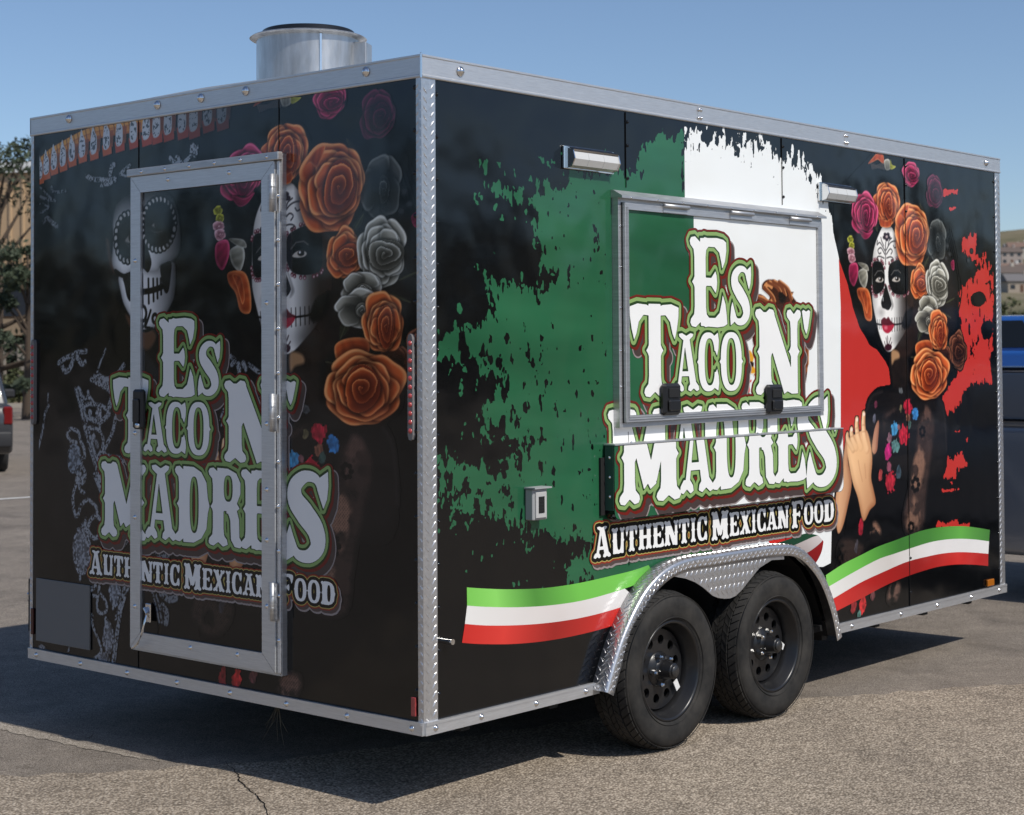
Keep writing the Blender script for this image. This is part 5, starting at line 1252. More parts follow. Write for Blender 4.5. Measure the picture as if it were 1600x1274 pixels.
# -- emblem on the hatch: brown eagle over a cactus, mostly hidden by the lettering
def emblem(cv):
    ze2 = zz(1160, 420, 5.308); q = lambda *p: S(np.array([a[0] for a in ze2(*p)]), np.array([a[1] for a in ze2(*p)]), HX)
    dk, bn, tn = (58, 26, 16), (112, 58, 34), (206, 138, 86)
    cv.poly(smooth(q((178, 160), (186, 120), (228, 90), (300, 100), (370, 140), (420, 190), (440, 195), (430, 225), (480, 300), (560, 480), (566, 700), (540, 950), (528, 800), (512, 920), (500, 760), (490, 880), (470, 700),
                      (300, 640), (170, 660), (120, 660), (98, 560), (120, 440), (150, 380), (100, 300), (100, 240), (130, 260), (150, 210), (200, 230), (230, 260), (240, 230), (190, 180)), 3), dk)
    for P in (((190, 165), (200, 125), (232, 105), (270, 120), (262, 170), (230, 150)), ((150, 230), (190, 225), (230, 275), (190, 265)), ((105, 250), (140, 180), (140, 250), (120, 275)), ((112, 480), (150, 400), (168, 450), (140, 500)), ((402, 230), (436, 200), (420, 240)), ((250, 250), (280, 250), (290, 275), (255, 275))):
        cv.poly(smooth(q(*P), 3), tn)
    for P in (((230, 110), (300, 150), (330, 200)), ((270, 105), (340, 150), (370, 230)), ((320, 110), (390, 170), (420, 260)), ((200, 160), (260, 230), (280, 280)), ((120, 520), (150, 560), (160, 640)), ((470, 480), (520, 640), (540, 860)), ((500, 470), (545, 640), (552, 800)), ((130, 230), (180, 250), (230, 280))):
        cv.line(smooth(q(*P), 4, False), .010, bn)
        cv.line(smooth(q(*[(x+12, y-10) for x, y in P]), 4, False), .0035, tn)
    cv.poly(smooth(q((320, 190), (380, 235), (360, 280), (325, 275)), 3), (20, 12, 10))
    cv.poly(smooth(q((35, 690), (80, 680), (110, 740), (100, 790), (130, 850), (100, 870), (60, 850), (50, 760), (80, 740), (40, 740)), 3), (222, 158, 42)); cv.poly(smooth(q((82, 770), (110, 780), (105, 815), (82, 800)), 3), (40, 24, 12))
    cv.poly(smooth(q((130, 740), (160, 760), (176, 900), (150, 910), (110, 880), (150, 840), (140, 790)), 3), (150, 92, 44)); cv.poly(smooth(q((130, 690), (170, 740), (176, 850), (150, 800)), 3), dk)
    for P in (((0, 1040), (40, 1020), (90, 1045), (110, 1090), (60, 1110), (10, 1090)), ((110, 1040), (140, 1030), (200, 1090), (210, 1140), (150, 1130), (110, 1100)), ((330, 1060), (420, 1060), (460, 1100), (400, 1130), (330, 1110))):
        cv.poly(smooth(q(*P), 4), (34, 92, 78))
        c0 = q(*P).mean(0)
        for k in range(7): cv.poly(ell(c0[0]+RNG.uniform(-.05, .05), c0[1]+RNG.uniform(-.012, .012), .004, .003, 8), (190, 210, 200))
    for P in (((50, 1025), (45, 960), (66, 930), (78, 1020)), ((465, 1100), (480, 1020), (510, 990), (500, 1050))): cv.poly(smooth(q(*P), 4), (214, 96, 92))
    for P in (((60, 940), (72, 895)), ((60, 945), (50, 925)), ((66, 945), (88, 930)), ((490, 1010), (520, 970)), ((500, 1010), (524, 998)), ((490, 1010), (486, 990))): cv.line(q(*P), .0045, (206, 70, 66))
    cv.poly(q((465, 900), (500, 950), (470, 972), (462, 940)), (30, 24, 26))
hc = Canvas(1.9, 2.73, 1.12, 1.82, .0042, WHITE); emblem(hc)
sh = hc.sheet(WHITE, None, .0014)
for F0, U_, V_, w_, c_ in ((np.minimum(1.6675+.009-gu, 1.0), gu, gv, .0004, gshade), (wu-1.6765, wu, wv, .0004, WHITE)):
    sh.fill(clip_rect(F0, U_, V_, (HIN[0]+.001, HIN[1]-.001, HIN[2]+.001, HIN[3]-.001)), U_, V_, w_, c_)
sh.build('hatch_print', hatch, side_at(HX-.012))
sh = Sheet(); logo(sh, .0018, .00018, (HIN[0]+.001, HIN[1]-.001, HIN[2]+.001, HIN[3]-.001)); sh.build('lettering', hatch, side_at(HX-.012), label='white western lettering Es Taco N\' outlined in green')
# -- shelf print
sh = Sheet(); fs = sdf_poly(SHP, gu, gv); fs2 = sdf_poly(SHP, wu, wv)
sh.fill(np.minimum(fs-.002, 1.6765-gu), gu, gv, .0003, gshade); sh.fill(np.minimum(fs2-.002, wu-1.6765), wu, wv, .0003, WHITE)
sh.build('shelf_print', shelf, side_at(SX-.001))
sh = Sheet()
for k, (F, col) in enumerate(LOGO[:8]): sh.fill(np.minimum(F, sdf_poly(SHP, LG_U, LG_V)-.002), LG_U, LG_V, .0006+.00018*k, col)
sh.build('lettering', shelf, side_at(SX-.001), label='white western lettering Madres outlined in green')
# -- wall lettering (round the hatch and below the shelf)
sh = Sheet()
for k, (F, col) in enumerate(LOGO):
    Q = F if k >= 8 else np.minimum(F, np.maximum(np.maximum(HIN[2]-LG_V, HAT[0]+.01-LG_U), LG_U-HAT[1]+.01))
    sh.fill(Q, LG_U, LG_V, .0020+.00018*k, col)
sh.build('lettering', trailer, side_at(0.0), label='small white lettering Authentic Mexican Food')

# -- rear: skull-faced man, silver embroidery, hat braid, the lady again
rc = Canvas(-2.46, -.028, .05, 2.412, .0033)
zs, ze, zf2, zh = zz(150, 280, 4.55), zz(50, 500, 4.9), zz(50, 740, 3.98), zz(50, 160, 5.0)
def rear_art(cv):
    q = lambda pts: rpx(pts)
    def glow(px, py, rx, ry, col, op):
        c = rpx([(px, py)])[0]; w = cv.win(ell(c[0], c[1], rx, ry), .02); U, V = cv.U[w], cv.V[w]
        cv.blend(w, np.clip(1-np.hypot((U-c[0])/rx, (V-c[1])/ry), 0, 1)**1.2*op, col)
    glow(130, 690, .55, .55, (36, 37, 39), .8); glow(320, 560, .5, .35, (34, 34, 36), .8); glow(470, 560, .45, .35, (34, 33, 34), .7); glow(130, 430, .4, .45, (24, 27, 33), .7)
    # hat braid: orange rope, silver medallions, orange tabs
    top = [(35, 470), (90, 420), (150, 370), (220, 330), (300, 285), (390, 240), (490, 205), (600, 178), (720, 155), (830, 140), (960, 125), (1100, 100), (1280, 80), (1500, 70)]
    bot = [(60, 600), (110, 560), (170, 520), (240, 490), (310, 450), (390, 415), (480, 390), (580, 350), (680, 320), (790, 290), (890, 265), (970, 245), (1060, 220), (1170, 200), (1260, 190), (1370, 140), (1480, 120)]
    T_ = smooth(q(zh(*top)), 6, False)
    fade = lambda i, n: 1-.55*max(0, (i-n*.6)/(n*.4))
    for off, r_, c in ((-.020, .034, (176, 96, 36)), (-.002, .014, (222, 156, 62)), (-.030, .013, (206, 132, 52))):
        P = T_+np.array([0.006, off]); k = int(len(P)*.72); cv.line(P[:k], np.linspace(r_*.7, r_, k), c, 1.0)
    for i in range(0, int(len(T_)*.72), 2): cv.line([T_[i]+[-.004, .012], T_[i]+[.012, -.05]], .003, (96, 50, 22), .8)
    for i, (x, y) in enumerate(bot):
        c = q(zh((x, y-70)))[0]; f = fade(i, len(bot)); s = .9+.02*i
        tab = np.array([(-.030, -.03), (.038, -.026), (.040, -.070), (-.022, -.078)])*s+c
        cv.poly(tab, np.array((192, 92, 48))*f if i < 8 else np.array((176, 66, 44))*f); cv.poly(np.array([(-.03, .03), (.035, .03), (.03, -.04), (-.03, -.04)])*s+c+[.02, 0], np.array((150, 74, 34))*f, None, .8)
    for i, (x, y) in enumerate(bot):
        c = q(zh((x, y-78)))[0]; f = fade(i, len(bot)); s = .9+.02*i
        P = np.array([(-.004, .074), (.010, .044), (.024, .022), (.026, -.026), (.014, -.050), (-.016, -.052), (-.024, -.016), (-.018, .030)])*s+c
        w = cv.win(P, .005); U, V = cv.U[w], cv.V[w]; F = sdf_poly(smooth(P, 3), U, V); sp = fbm(U*95, V*95, i, 2)
        colr = np.where((sp > .42)[..., None], np.array((200, 206, 214.)), np.array((84, 88, 96.)))*f; colr = np.where((F < .005)[..., None], np.array((196, 200, 206.))*f, colr)
        cv.blend(w, np.clip(F/.004+.5, 0, 1), colr)
    sil = (158, 163, 170)
    def emb(zf_, P, r, op=.95, sp=150): cv.line(smooth(q(zf_(*P)), 5, False), r, sil, op, .003, sp)
    for P, r in ((((430, 575), (470, 600), (540, 605), (600, 610), (650, 600)), .012), (((540, 650), (600, 640), (650, 610)), .009), (((610, 560), (625, 500), (640, 490)), .013), (((690, 560), (730, 520), (765, 495)), .009), (((690, 560), (740, 578), (790, 572)), .006),
                 (((1080, 435), (1110, 468), (1180, 470), (1230, 430), (1250, 370), (1290, 350)), .011), (((1255, 350), (1275, 400)), .018), (((1130, 430), (1150, 440)), .010)): emb(zh, P, r)
    zt = zz(50, 280, 4.9)
    for P, r in ((((40, 120), (100, 150), (180, 165)), .008), (((60, 60), (110, 110), (150, 150)), .006), (((150, 60), (170, 100), (260, 90)), .008), (((130, 170), (120, 230), (60, 260), (20, 300)), .007), (((90, 330), (120, 300), (160, 340)), .012), (((170, 340), (190, 360)), .013), (((20, 200), (80, 190), (120, 210)), .005)): emb(zt, P, r, .6, 130)
    for P, r in ((((205, 330), (245, 300), (300, 275), (350, 250), (415, 240)), .012), (((235, 360), (255, 395), (290, 370), (320, 300)), .014), (((350, 290), (380, 335), (405, 325)), .014), (((565, 225), (530, 310), (500, 400)), .006), (((510, 425), (570, 455), (640, 430), (705, 345)), .012),
                 (((455, 455), (530, 500), (610, 545)), .012), (((480, 430), (550, 475), (620, 520)), .010), (((600, 545), (640, 500), (665, 470)), .013), (((610, 560), (610, 600), (580, 690)), .013), (((640, 560), (625, 620), (590, 680)), .010),
                 (((335, 530), (370, 660), (410, 850), (450, 1000), (500, 1160), (520, 1270)), .010), (((355, 520), (395, 660), (435, 850), (475, 1000), (520, 1120), (545, 1240)), .009), (((365, 530), (400, 600), (440, 590), (475, 640)), .009), (((430, 550), (440, 600)), .009), (((385, 665), (440, 645), (520, 655), (570, 680)), .011),
                 (((435, 745), (490, 775), (540, 770), (590, 720)), .013), (((520, 800), (520, 840)), .008), (((440, 825), (510, 845), (545, 910), (540, 980), (500, 1060)), .010), (((640, 750), (620, 850), (580, 940), (550, 1010), (600, 1050), (670, 1060), (700, 1110), (685, 1190)), .011),
                 (((340, 940), (290, 920), (270, 870), (300, 835), (355, 860), (370, 920), (400, 990), (405, 1060)), .010), (((125, 565), (120, 630)), .005), (((130, 655), (100, 720), (85, 830), (60, 940), (35, 1040)), .008), (((390, 1060), (370, 1150), (395, 1240), (410, 1180), (385, 1120)), .009), (((350, 1180), (335, 1270)), .011)): emb(ze, P, r)
    for z_, x, y, rx, ry, c in ((ze, 325, 1065, .055, .070, (136, 146, 158)), (ze, 512, 720, .024, .030, (170, 172, 178)), (ze, 445, 715, .012, .020, (160, 164, 170)), (ze, 472, 905, .014, .022, (150, 152, 158)), (ze, 497, 955, .013, .020, (150, 152, 158)),
                                (zf2, 310, 480, .070, .110, (150, 154, 162)), (zf2, 515, 735, .042, .070, (150, 156, 166)), (zf2, 475, 1020, .040, .075, (150, 153, 160)), (zf2, 450, 1150, .045, .03, (120, 122, 128)), (zf2, 60, 1095, .035, .02, (140, 140, 144))):
        c0 = q(z_((x, y)))[0]; E_ = ell(c0[0], c0[1], rx, ry, 30); w = cv.win(E_, .02); U, V = cv.U[w], cv.V[w]; F = sdf_poly(E_, U, V)+.016*(fbm(U*50, V*50, int(x), 3)-.5)
        tex = np.clip((fbm(U*110, V*110, int(y), 2)-.30)*3.2, .25, 1.15)[..., None]; core = np.clip(F/(.5*rx), 0, 1)[..., None]
        cv.blend(w, np.clip(F/.006+.5, 0, 1)*.95, np.array(c, float)*(tex*(1-core*.5)+core*.5))
    for P, r in ((((300, 0), (275, 60), (255, 160), (270, 260), (290, 250), (305, 200), (350, 165), (400, 210), (405, 260)), .010), (((330, 0), (315, 60), (290, 40), (300, 100), (325, 120)), .010), (((430, 290), (400, 265), (365, 290), (350, 350), (380, 400), (410, 395)), .011), (((335, 285), (330, 330), (345, 360)), .011), (((315, 320), (330, 350)), .010),
                 (((390, 10), (430, 110)), .012), (((415, 10), (440, 80)), .010), (((300, 600), (300, 660)), .008), (((420, 700), (405, 830), (430, 870), (465, 850), (460, 800), (430, 750)), .009), (((600, 705), (570, 800), (530, 960), (500, 1190)), .008), (((575, 710), (540, 850), (520, 900)), .010), (((585, 730), (545, 930), (515, 1190)), .005),
                 (((375, 880), (380, 950), (420, 1050), (430, 1110), (390, 1150)), .008), (((395, 700), (370, 720)), .012), (((240, 1065), (225, 1110)), .006), (((460, 905), (465, 950)), .012), (((510, 800), (505, 840)), .008), (((380, 760), (410, 765)), .008)): emb(zf2, P, r)
    zg = zz(130, 700, 3.902)
    for P, r in ((((455, 870), (480, 960), (500, 1060)), .006), (((470, 860), (500, 960), (515, 1060)), .006), (((510, 880), (560, 920), (600, 910)), .016), (((520, 960), (545, 1000), (540, 1060)), .016), (((560, 110), (600, 85), (680, 95), (760, 90)), .012), (((480, 560), (490, 640), (540, 660), (560, 620)), .014), (((590, 210), (600, 300)), .008), (((240, 600), (280, 560)), .010)): emb(zg, P, r, .75)
    zd = zz(180, 480, 4.444)
    for P, r in ((((840, 340), (870, 370), (850, 400)), .010), (((895, 400), (905, 450)), .013), (((930, 390), (945, 430)), .012), (((970, 400), (1040, 455)), .010), (((830, 650), (780, 820)), .006), (((810, 660), (770, 780)), .006), (((540, 770), (560, 830), (580, 880)), .006)): emb(zd, P, r, .9)
    # collar and shoulder of the dark coat
    for P, c in ((((230, 545), (260, 580), (300, 620), (340, 690), (300, 640), (245, 590)), (44, 44, 46)), (((212, 560), (240, 560), (236, 600), (216, 590)), (30, 30, 32))): cv.poly(smooth(q(P), 4), c, .012, .8)
    # ---- skull-painted face
    def face(P, soft, c=(222, 222, 220)):
        P = smooth(q(zs(*P)), 5); w = cv.win(P, .05); U, V = cv.U[w], cv.V[w]; F = sdf_poly(P, U, V)
        a = rpx(zs((110, 400)))[0][0]; b = rpx(zs((640, 400)))[0][0]; t = (U-a)/(b-a); tp = rpx(zs((300, 80)))[0][1]
        br = np.interp(t, [0, .15, .45, .62, .8, 1.0], [.80, 1.08, 1.10, 1.0, .62, .25])*np.clip(.12+(tp-V)/.20, 0, 1)
        br = br*(1-.25*np.exp(-(F/.02)**2))
        cv.blend(w, np.clip(F/soft+.5, 0, 1), np.asarray(c, float)*br[..., None]+np.array((5, 5, 7)))
    cv.poly(smooth(q(zs((70, 430), (95, 440), (110, 540), (140, 660), (120, 665), (90, 590))), 4), (92, 66, 54), .010, .7)
    cv.poly(smooth(q(zs((210, 960), (280, 1010), (350, 1060), (440, 1070), (470, 1130), (420, 1210), (370, 1200), (300, 1100), (240, 1050))), 4), (104, 72, 54), .010, .9)
    face([(120, 300), (150, 180), (230, 110), (350, 78), (480, 88), (575, 130), (625, 250), (642, 430), (628, 530), (575, 588), (505, 612), (470, 664), (350, 656), (262, 662), (200, 690), (140, 652), (114, 590), (124, 430)], .012)
    face([(160, 702), (196, 690), (262, 664), (350, 640), (450, 656), (520, 612), (600, 600), (602, 800), (572, 900), (505, 1000), (442, 1062), (350, 1074), (272, 1012), (204, 900), (176, 800)], .010)
    K = (12, 12, 14)
    for (cx, cy), rx, ry, n in (((228, 415), 78, 150, 20), ((485, 325), 104, 160, 26)):
        c0 = rpx(zs((cx, cy)))[0]; a = abs(rpx(zs((cx+rx, cy)))[0][0]-c0[0]); b = abs(rpx(zs((cx, cy-ry)))[0][1]-c0[1])
        for k in range(n):
            t = 2*math.pi*k/n; e = c0+np.array([a*1.06*math.cos(t), b*1.05*math.sin(t)]); d = np.array([math.cos(t), math.sin(t)])
            cv.poly(ell(*e, .025, .025, 16), K); e2 = e+d*.005; cv.poly(ell(*e2, .0115, .0125, 12), (186, 186, 184) if math.cos(t) < .4 else (110, 110, 110))
        cv.poly(ell(*c0, a, b, 40, 2.3), K)
    for P, c in ((((206, 440), (240, 400), (276, 412), (276, 440), (240, 456)), (150, 146, 142)), (((438, 335), (455, 318), (470, 330), (460, 344)), (150, 146, 142)), (((430, 365), (470, 378), (514, 372), (470, 388)), (84, 82, 80)), (((210, 455), (240, 472), (276, 462), (240, 480)), (80, 78, 76))): cv.poly(smooth(q(zs(*P)), 4), c, .005, .9)
    cv.poly(ell(*rpx(zs((248, 418)))[0], .016, .018, 14), (16, 14, 14)); cv.poly(ell(*rpx(zs((463, 330)))[0], .007, .009, 12), (16, 14, 14))
    for P in (((370, 432), (400, 480), (424, 540), (436, 604), (412, 666), (380, 640), (352, 640), (330, 600), (345, 500)), ((192, 690), (246, 668), (252, 760), (246, 866), (222, 840), (205, 760)), ((498, 640), (515, 608), (575, 590), (572, 700), (556, 800), (530, 806), (508, 720))): cv.poly(smooth(q(zs(*P)), 4), K)
    cv.line(smooth(q(zs((140, 655), (200, 690), (262, 664))), 4, False), .010, K)
    cv.line(smooth(q(zs((255, 815), (350, 806), (430, 795), (490, 776), (530, 755))), 4, False), .013, K)
    for x, a, b in ((262, 740, 880), (300, 700, 885), (335, 690, 885), (371, 682, 888), (414, 712, 884), (448, 712, 868), (476, 712, 848), (502, 710, 820)): cv.line(q(zs((x, a), (x+3, b))), [.004, .008, .004][0] if False else .0062, K)
    def ring(cx, cy, a, b, w_=.008):
        c0 = rpx(zs((cx, cy)))[0]; P = ell(*c0, a, b, 24); cv.line(np.concatenate([P, P[:1]]), w_, K)
    ring(374, 957, .024, .032); ring(460, 992, .016, .018); ring(288, 975, .016, .018)
    for P in (((430, 935), (415, 985), (395, 1040)), ((350, 1000), (375, 1050), (345, 1062)), ((398, 1000), (390, 1050), (425, 1060)), ((350, 1076), (400, 1080), (440, 1062)), ((350, 130), (372, 150), (376, 100)), ((355, 210), (372, 190), (370, 230))): cv.line(smooth(q(zs(*P)), 4, False), .0065, K)
    # the lady once more
    lady(cv, lambda px, py: S(px, py)*np.array([.9977, 1.0411])+np.array([-4.2257, -.0500]))
rear_art(rc)
in_door = lambda u, v: (u > DIN[0]+.002) & (u < DIN[1]-.002) & (v > DIN[2]+.002) & (v < DIN[3]-.002)
out_door = lambda u, v: ~((u > DOOR[0]+.01) & (u < DOOR[1]-.01) & (v > DOOR[2]+.01) & (v < DOOR[3]-.01)) & (u > -2.515)
LTR = (.836, -2.895, .832, -.034)
for nm, keep, Y, par in (('portrait_print', out_door, 0.0, trailer), ('portrait_print', in_door, -.030, door)):
    rc.sheet(BLACK, keep, .0006).build(nm, par, rear_at(Y), label='printed skull-faced couple with roses and silver embroidery')
UU, VV = LG_U*LTR[0]+LTR[1], LG_V*LTR[2]+LTR[3]
sh = Sheet(); sh2 = Sheet()
for k, (F, col) in enumerate(LOGO):
    d = np.minimum(np.minimum(UU-DIN[0]-.001, DIN[1]-.001-UU), np.minimum(VV-DIN[2]-.001, DIN[3]-.001-VV))
    sh2.fill(np.minimum(F, d), UU, VV, .0010+.00018*k, col)
    d2 = np.maximum(np.maximum(DOOR[0]-UU, UU-DOOR[1]), np.maximum(DOOR[2]-VV, VV-DOOR[3]))
    sh.fill(np.minimum(F, d2+.008), UU, VV, .0010+.00018*k, col)
sh.build('lettering', trailer, rear_at(0.0), label='white western lettering Es Taco N\' Madres, edges beside the door')
sh2.build('lettering', door, rear_at(-.030), label='white western lettering Es Taco N\' Madres, Authentic Mexican Food')

# ================================================================== SURROUNDINGS
# ---------------- hills
def hills():
    nr, na = 46, 220; rs = np.concatenate([np.linspace(140, 1500, 40), np.linspace(1600, 2500, 8)]); v = []
    for r in rs:
        for k in range(na):
            a = 2*math.pi*k/na; x, y = r*math.cos(a), r*math.sin(a)
            t = np.clip((r-150)/1250, 0, 1)**1.25
            n = float(fbm(np.array([x*.0022+9]), np.array([y*.0022+4]), 3, 4)[0])
            v.append((x, y, -.08+t*(78+80*(n-.5))))
    f = [(i*na+k, i*na+(k+1) % na, (i+1)*na+(k+1) % na, (i+1)*na+k) for i in range(len(rs)-1) for k in range(na)]
    me = bpy.data.meshes.new('hills'); me.from_pydata(v, [], f); me.update(); me.polygons.foreach_set('use_smooth', [True]*len(f))
    m = mat('dry_hillside', (.17, .15, .09), .95, 0, .1); n_, l_, b_ = nodes(m)
    c = ramp(m, noise(m, coords(m), .03, 9, .68), [(.30, (.085, .085, .045)), (.48, (.16, .14, .085)), (.70, (.22, .185, .125))])
    l_.new(c, b_.inputs['Base Color']); me.materials.append(m)
    o = link(bpy.data.objects.new('hills', me)); o['kind'] = 'structure'; return o
hills()
def hill_z(x, y):
    r = math.hypot(x, y); t = min(max((r-150)/1250, 0), 1)**1.25
    n = float(fbm(np.array([x*.0022+9]), np.array([y*.0022+4]), 3, 4)[0]); return -.08+t*(78+80*(n-.5))

# ---------------- houses on the slope
HWALL = [mat('house_wall', c, .85) for c in ((.52, .47, .40), (.40, .33, .26), (.62, .60, .56), (.36, .30, .27))]
HROOF = [mat('house_roof', c, .9) for c in ((.13, .10, .085), (.20, .13, .10), (.16, .15, .15))]
HGLASS = mat('house_glass', (.03, .035, .045), .1)
DOORM = mat('house_door', (.14, .07, .04), .6)
def house(x, y, rz, w, d, h, ci, ri, label):
    z = hill_z(x, y)-.3; o = empty('hillside_house', (x, y, z), rz); tag(o, label, 'house', 'houses on the dry hillside')
    MB().box(-w/2, w/2, -d/2, d/2, 0, h).build('wall', HWALL[ci], o)
    e = .45; m = MB().prism([(-d/2-e, h-.1), (d/2+e, h-.1), (0, h+d*.28)], -w/2-e, w/2+e, 'x'); m.build('roof', HROOF[ri], o)
    for k in range(3):
        for zz_ in ((1.2, 2.5), (3.9, 5.2)):
            if zz_[1] > h: continue
            xx = -w/2+w*(k+.5)/3
            if k == 1 and zz_[0] < 2: MB().box(xx-.5, xx+.5, -d/2-.05, -d/2-.002, .3, 2.5).build('door', DOORM, o); continue
            MB().box(xx-.7, xx+.7, -d/2-.05, -d/2-.002, *zz_).build('window', HGLASS, o)
    MB().box(w*.2, w*.2+.9, -.4, .5, h, h+d*.28+.9).build('chimney', HWALL[ci], o)
hs = [(1571, 520, 9, 8, 5.6, 0, 0, 'cream house at the foot of the hill, nearest the trailer corner'), (1580, 545, 8, 8, 5.8, 2, 1, 'white house at the foot of the hill, second from the trailer corner'), (1591, 505, 8, 8, 3.6, 1, 2, 'low brown house at the foot of the hill'),
      (1601, 540, 9, 8, 5.6, 2, 0, 'white house cut by the right edge of the picture'), (1577, 700, 9, 8, 5.6, 3, 0, 'dark brown house higher up the hill'), (1594, 760, 10, 8, 5.6, 0, 1, 'cream house higher up the hill near the right edge'), (1585, 850, 9, 8, 5.6, 2, 2, 'white house highest on the hill')]
for px, dp, w, d, h, ci, ri, lab in hs:
    P = AT(px, 500, dp); house(float(P[0]), float(P[1]), random.uniform(-.1, .9), w, d, h, ci, ri, lab)

# ---------------- trees: trunk, limbs and leaf clumps
BARK = mat('bark', (.07, .05, .035), .95)
def leafmat(name, a, b):
    m = mat(name, a, .65, 0, .3); n_, l_, b_ = nodes(m)
    at = n_.new('ShaderNodeAttribute'); at.attribute_name = 'tone'; l_.new(ramp(m, at.outputs['Fac'], [(0, a), (1, b)]), b_.inputs['Base Color'])
    b_.inputs['Transmission Weight'].default_value = 0.0
    return m
LEAF_D = leafmat('juniper_leaf', (.020, .030, .018), (.075, .095, .055)); LEAF_S = leafmat('shrub_leaf', (.05, .06, .025), (.12, .13, .06))
def tree(name, label, base, height, spread, nclump, lm, cat='tree', leaf=.16, low=.18, per=150, group=None, seed=1):
    rg = np.random.default_rng(seed); o = empty(name, base); tag(o, label, cat, group)
    m = MB(); m.tube([(0, 0, 0), (.05, .02, height*.3), (-.05, .06, height*.6), (.02, 0, height*.92)], [height*.030, height*.024, height*.014, .02], 8)
    C = []
    for k in range(nclump):
        t = rg.uniform(low, 1.0); rr = spread*(1.05-t*.75)*rg.uniform(.35, 1.0)**.6; a = rg.uniform(0, 6.28)
        C.append((rr*math.cos(a), rr*math.sin(a), height*t+rg.uniform(-.2, .2)))
        if k % 2 == 0: m.tube([(0, 0, height*t*.72), (C[-1][0]*.5, C[-1][1]*.5, height*t*.86), C[-1]], [height*.010, height*.006, .008], 5)
    m.build('trunk', BARK, o)
    C = np.array(C); sz = rg.uniform(.09, .19, len(C))*spread; V = []; tone = []
    for c, s in zip(C, sz):
        n = int(per*rg.uniform(.6, 1.2)); d = rg.normal(0, 1, (n, 3)); d /= np.linalg.norm(d, axis=1)[:, None]; p = c+d*(s*rg.uniform(.3, 1.25, (n, 1))**.7)*np.array([1.35, 1.35, .75])
        a = rg.normal(0, 1, (n, 3)); a /= np.linalg.norm(a, axis=1)[:, None]; b = np.cross(a, rg.normal(0, 1, (n, 3))); b /= np.linalg.norm(b, axis=1)[:, None]
        l = leaf*rg.uniform(.5, 1.2, (n, 1)); V.append(np.stack([p-a*l, p+b*l*.35, p+a*l, p-b*l*.35], 1).reshape(-1, 3)); tone.append(np.repeat(np.clip(rg.normal(.45, .22)+rg.normal(0, .12, n), 0, 1), 4))
    V = np.concatenate(V); tone = np.concatenate(tone); N = len(V)//4
    me = bpy.data.meshes.new('crown'); me.vertices.add(len(V)); me.vertices.foreach_set('co', V.astype(np.float32).ravel()); me.loops.add(len(V)); me.loops.foreach_set('vertex_index', np.arange(len(V), dtype=np.int32))
    me.polygons.add(N); me.polygons.foreach_set('loop_start', np.arange(0, 4*N, 4, dtype=np.int32)); at = me.attributes.new('tone', 'FLOAT', 'POINT'); at.data.foreach_set('value', tone.astype(np.float32)); me.update(calc_edges=True); me.validate(); me.materials.append(lm)
    link(bpy.data.objects.new('crown', me), o); return o
P = AT(-8, 560, 46); tree('juniper_tree', 'dark ragged evergreen tree in front of the tan metal building', (float(P[0]), float(P[1]), 0), 7.4, 2.9, 40, LEAF_D, leaf=.12, seed=4, per=120)
P = AT(42, 560, 44); tree('juniper_tree', 'dense dark evergreen beside the trailer edge, in front of the carport', (float(P[0]), float(P[1]), 0), 4.6, 1.3, 26, LEAF_D, leaf=.11, seed=9, per=110)
for px, dp, h in ((1576, 130, 5), (1590, 145, 4.5), (1600, 120, 4)):
    P = AT(px, 530, dp); tree('roadside_bush', ['low green tree far behind the parked cars, nearest the trailer', 'low green tree far behind the parked cars, in the middle', 'low green tree far behind the parked cars, at the picture edge'][[1576, 1590, 1600].index(px)], (float(P[0]), float(P[1]), 0), h, h*.7, 26, LEAF_S, 'tree', .3, .2, 60, 'far trees', px)

# ---------------- tan metal building with a carport under it
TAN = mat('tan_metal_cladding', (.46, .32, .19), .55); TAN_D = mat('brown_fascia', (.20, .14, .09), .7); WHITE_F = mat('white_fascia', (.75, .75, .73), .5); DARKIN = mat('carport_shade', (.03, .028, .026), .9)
P = AT(25, 560, 63); r2 = np.array([AR[0], AR[1]]); bz = math.atan2(AR[1], AR[0])-.10
bld = empty('metal_building', (float(P[0]), float(P[1]), 0), bz); tag(bld, 'tan corrugated metal building with a dark carport under it', 'building')
BW0, BW1 = -22.0, 9.0
MB().box(BW0, BW1, .12, 14, 2.95, 8.35).build('upper_wall', TAN_D, bld)
pm = MB().prism([(0, 0), (.34, 0), (.37, -.06), (.45, -.06), (.48, 0), (.48, .06), (0, .06)], 0, 3.7, 'z').mesh('cladding_panel'); pm.materials.append(TAN)
for k in range(int((BW1-BW0)/.485)): share('panel', pm, bld, (BW0+.485*k, .05, 4.62))
MB().box(BW0-.2, BW1+.2, -.12, 14.2, 8.34, 8.75).build('roof_fascia', WHITE_F, bld)
for k in range(8):
    x = BW0+.6+k*3.85; w_ = MB().box(x, x+3.2, -.0, .119, 3.05, 4.5).build('window', HGLASS, bld); MB().box(x+1.55, x+1.65, -.03, -.001, 3.05, 4.5).build('mullion', TAN_D, w_)
MB().box(BW0, BW1, -1.2, .10, 2.35, 2.94).build('canopy', mat('tan_canopy', (.30, .22, .14), .8), bld)
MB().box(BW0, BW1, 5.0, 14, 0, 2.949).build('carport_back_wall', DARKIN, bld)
for k in range(18): MB().box(BW0+.3+k*1.75, BW0+.55+k*1.75, -1.0, -.75, 0, 2.349).build('post', mat('pale_post', (.42, .38, .33), .8) if k == 0 else bpy.data.materials['pale_post'], bld)
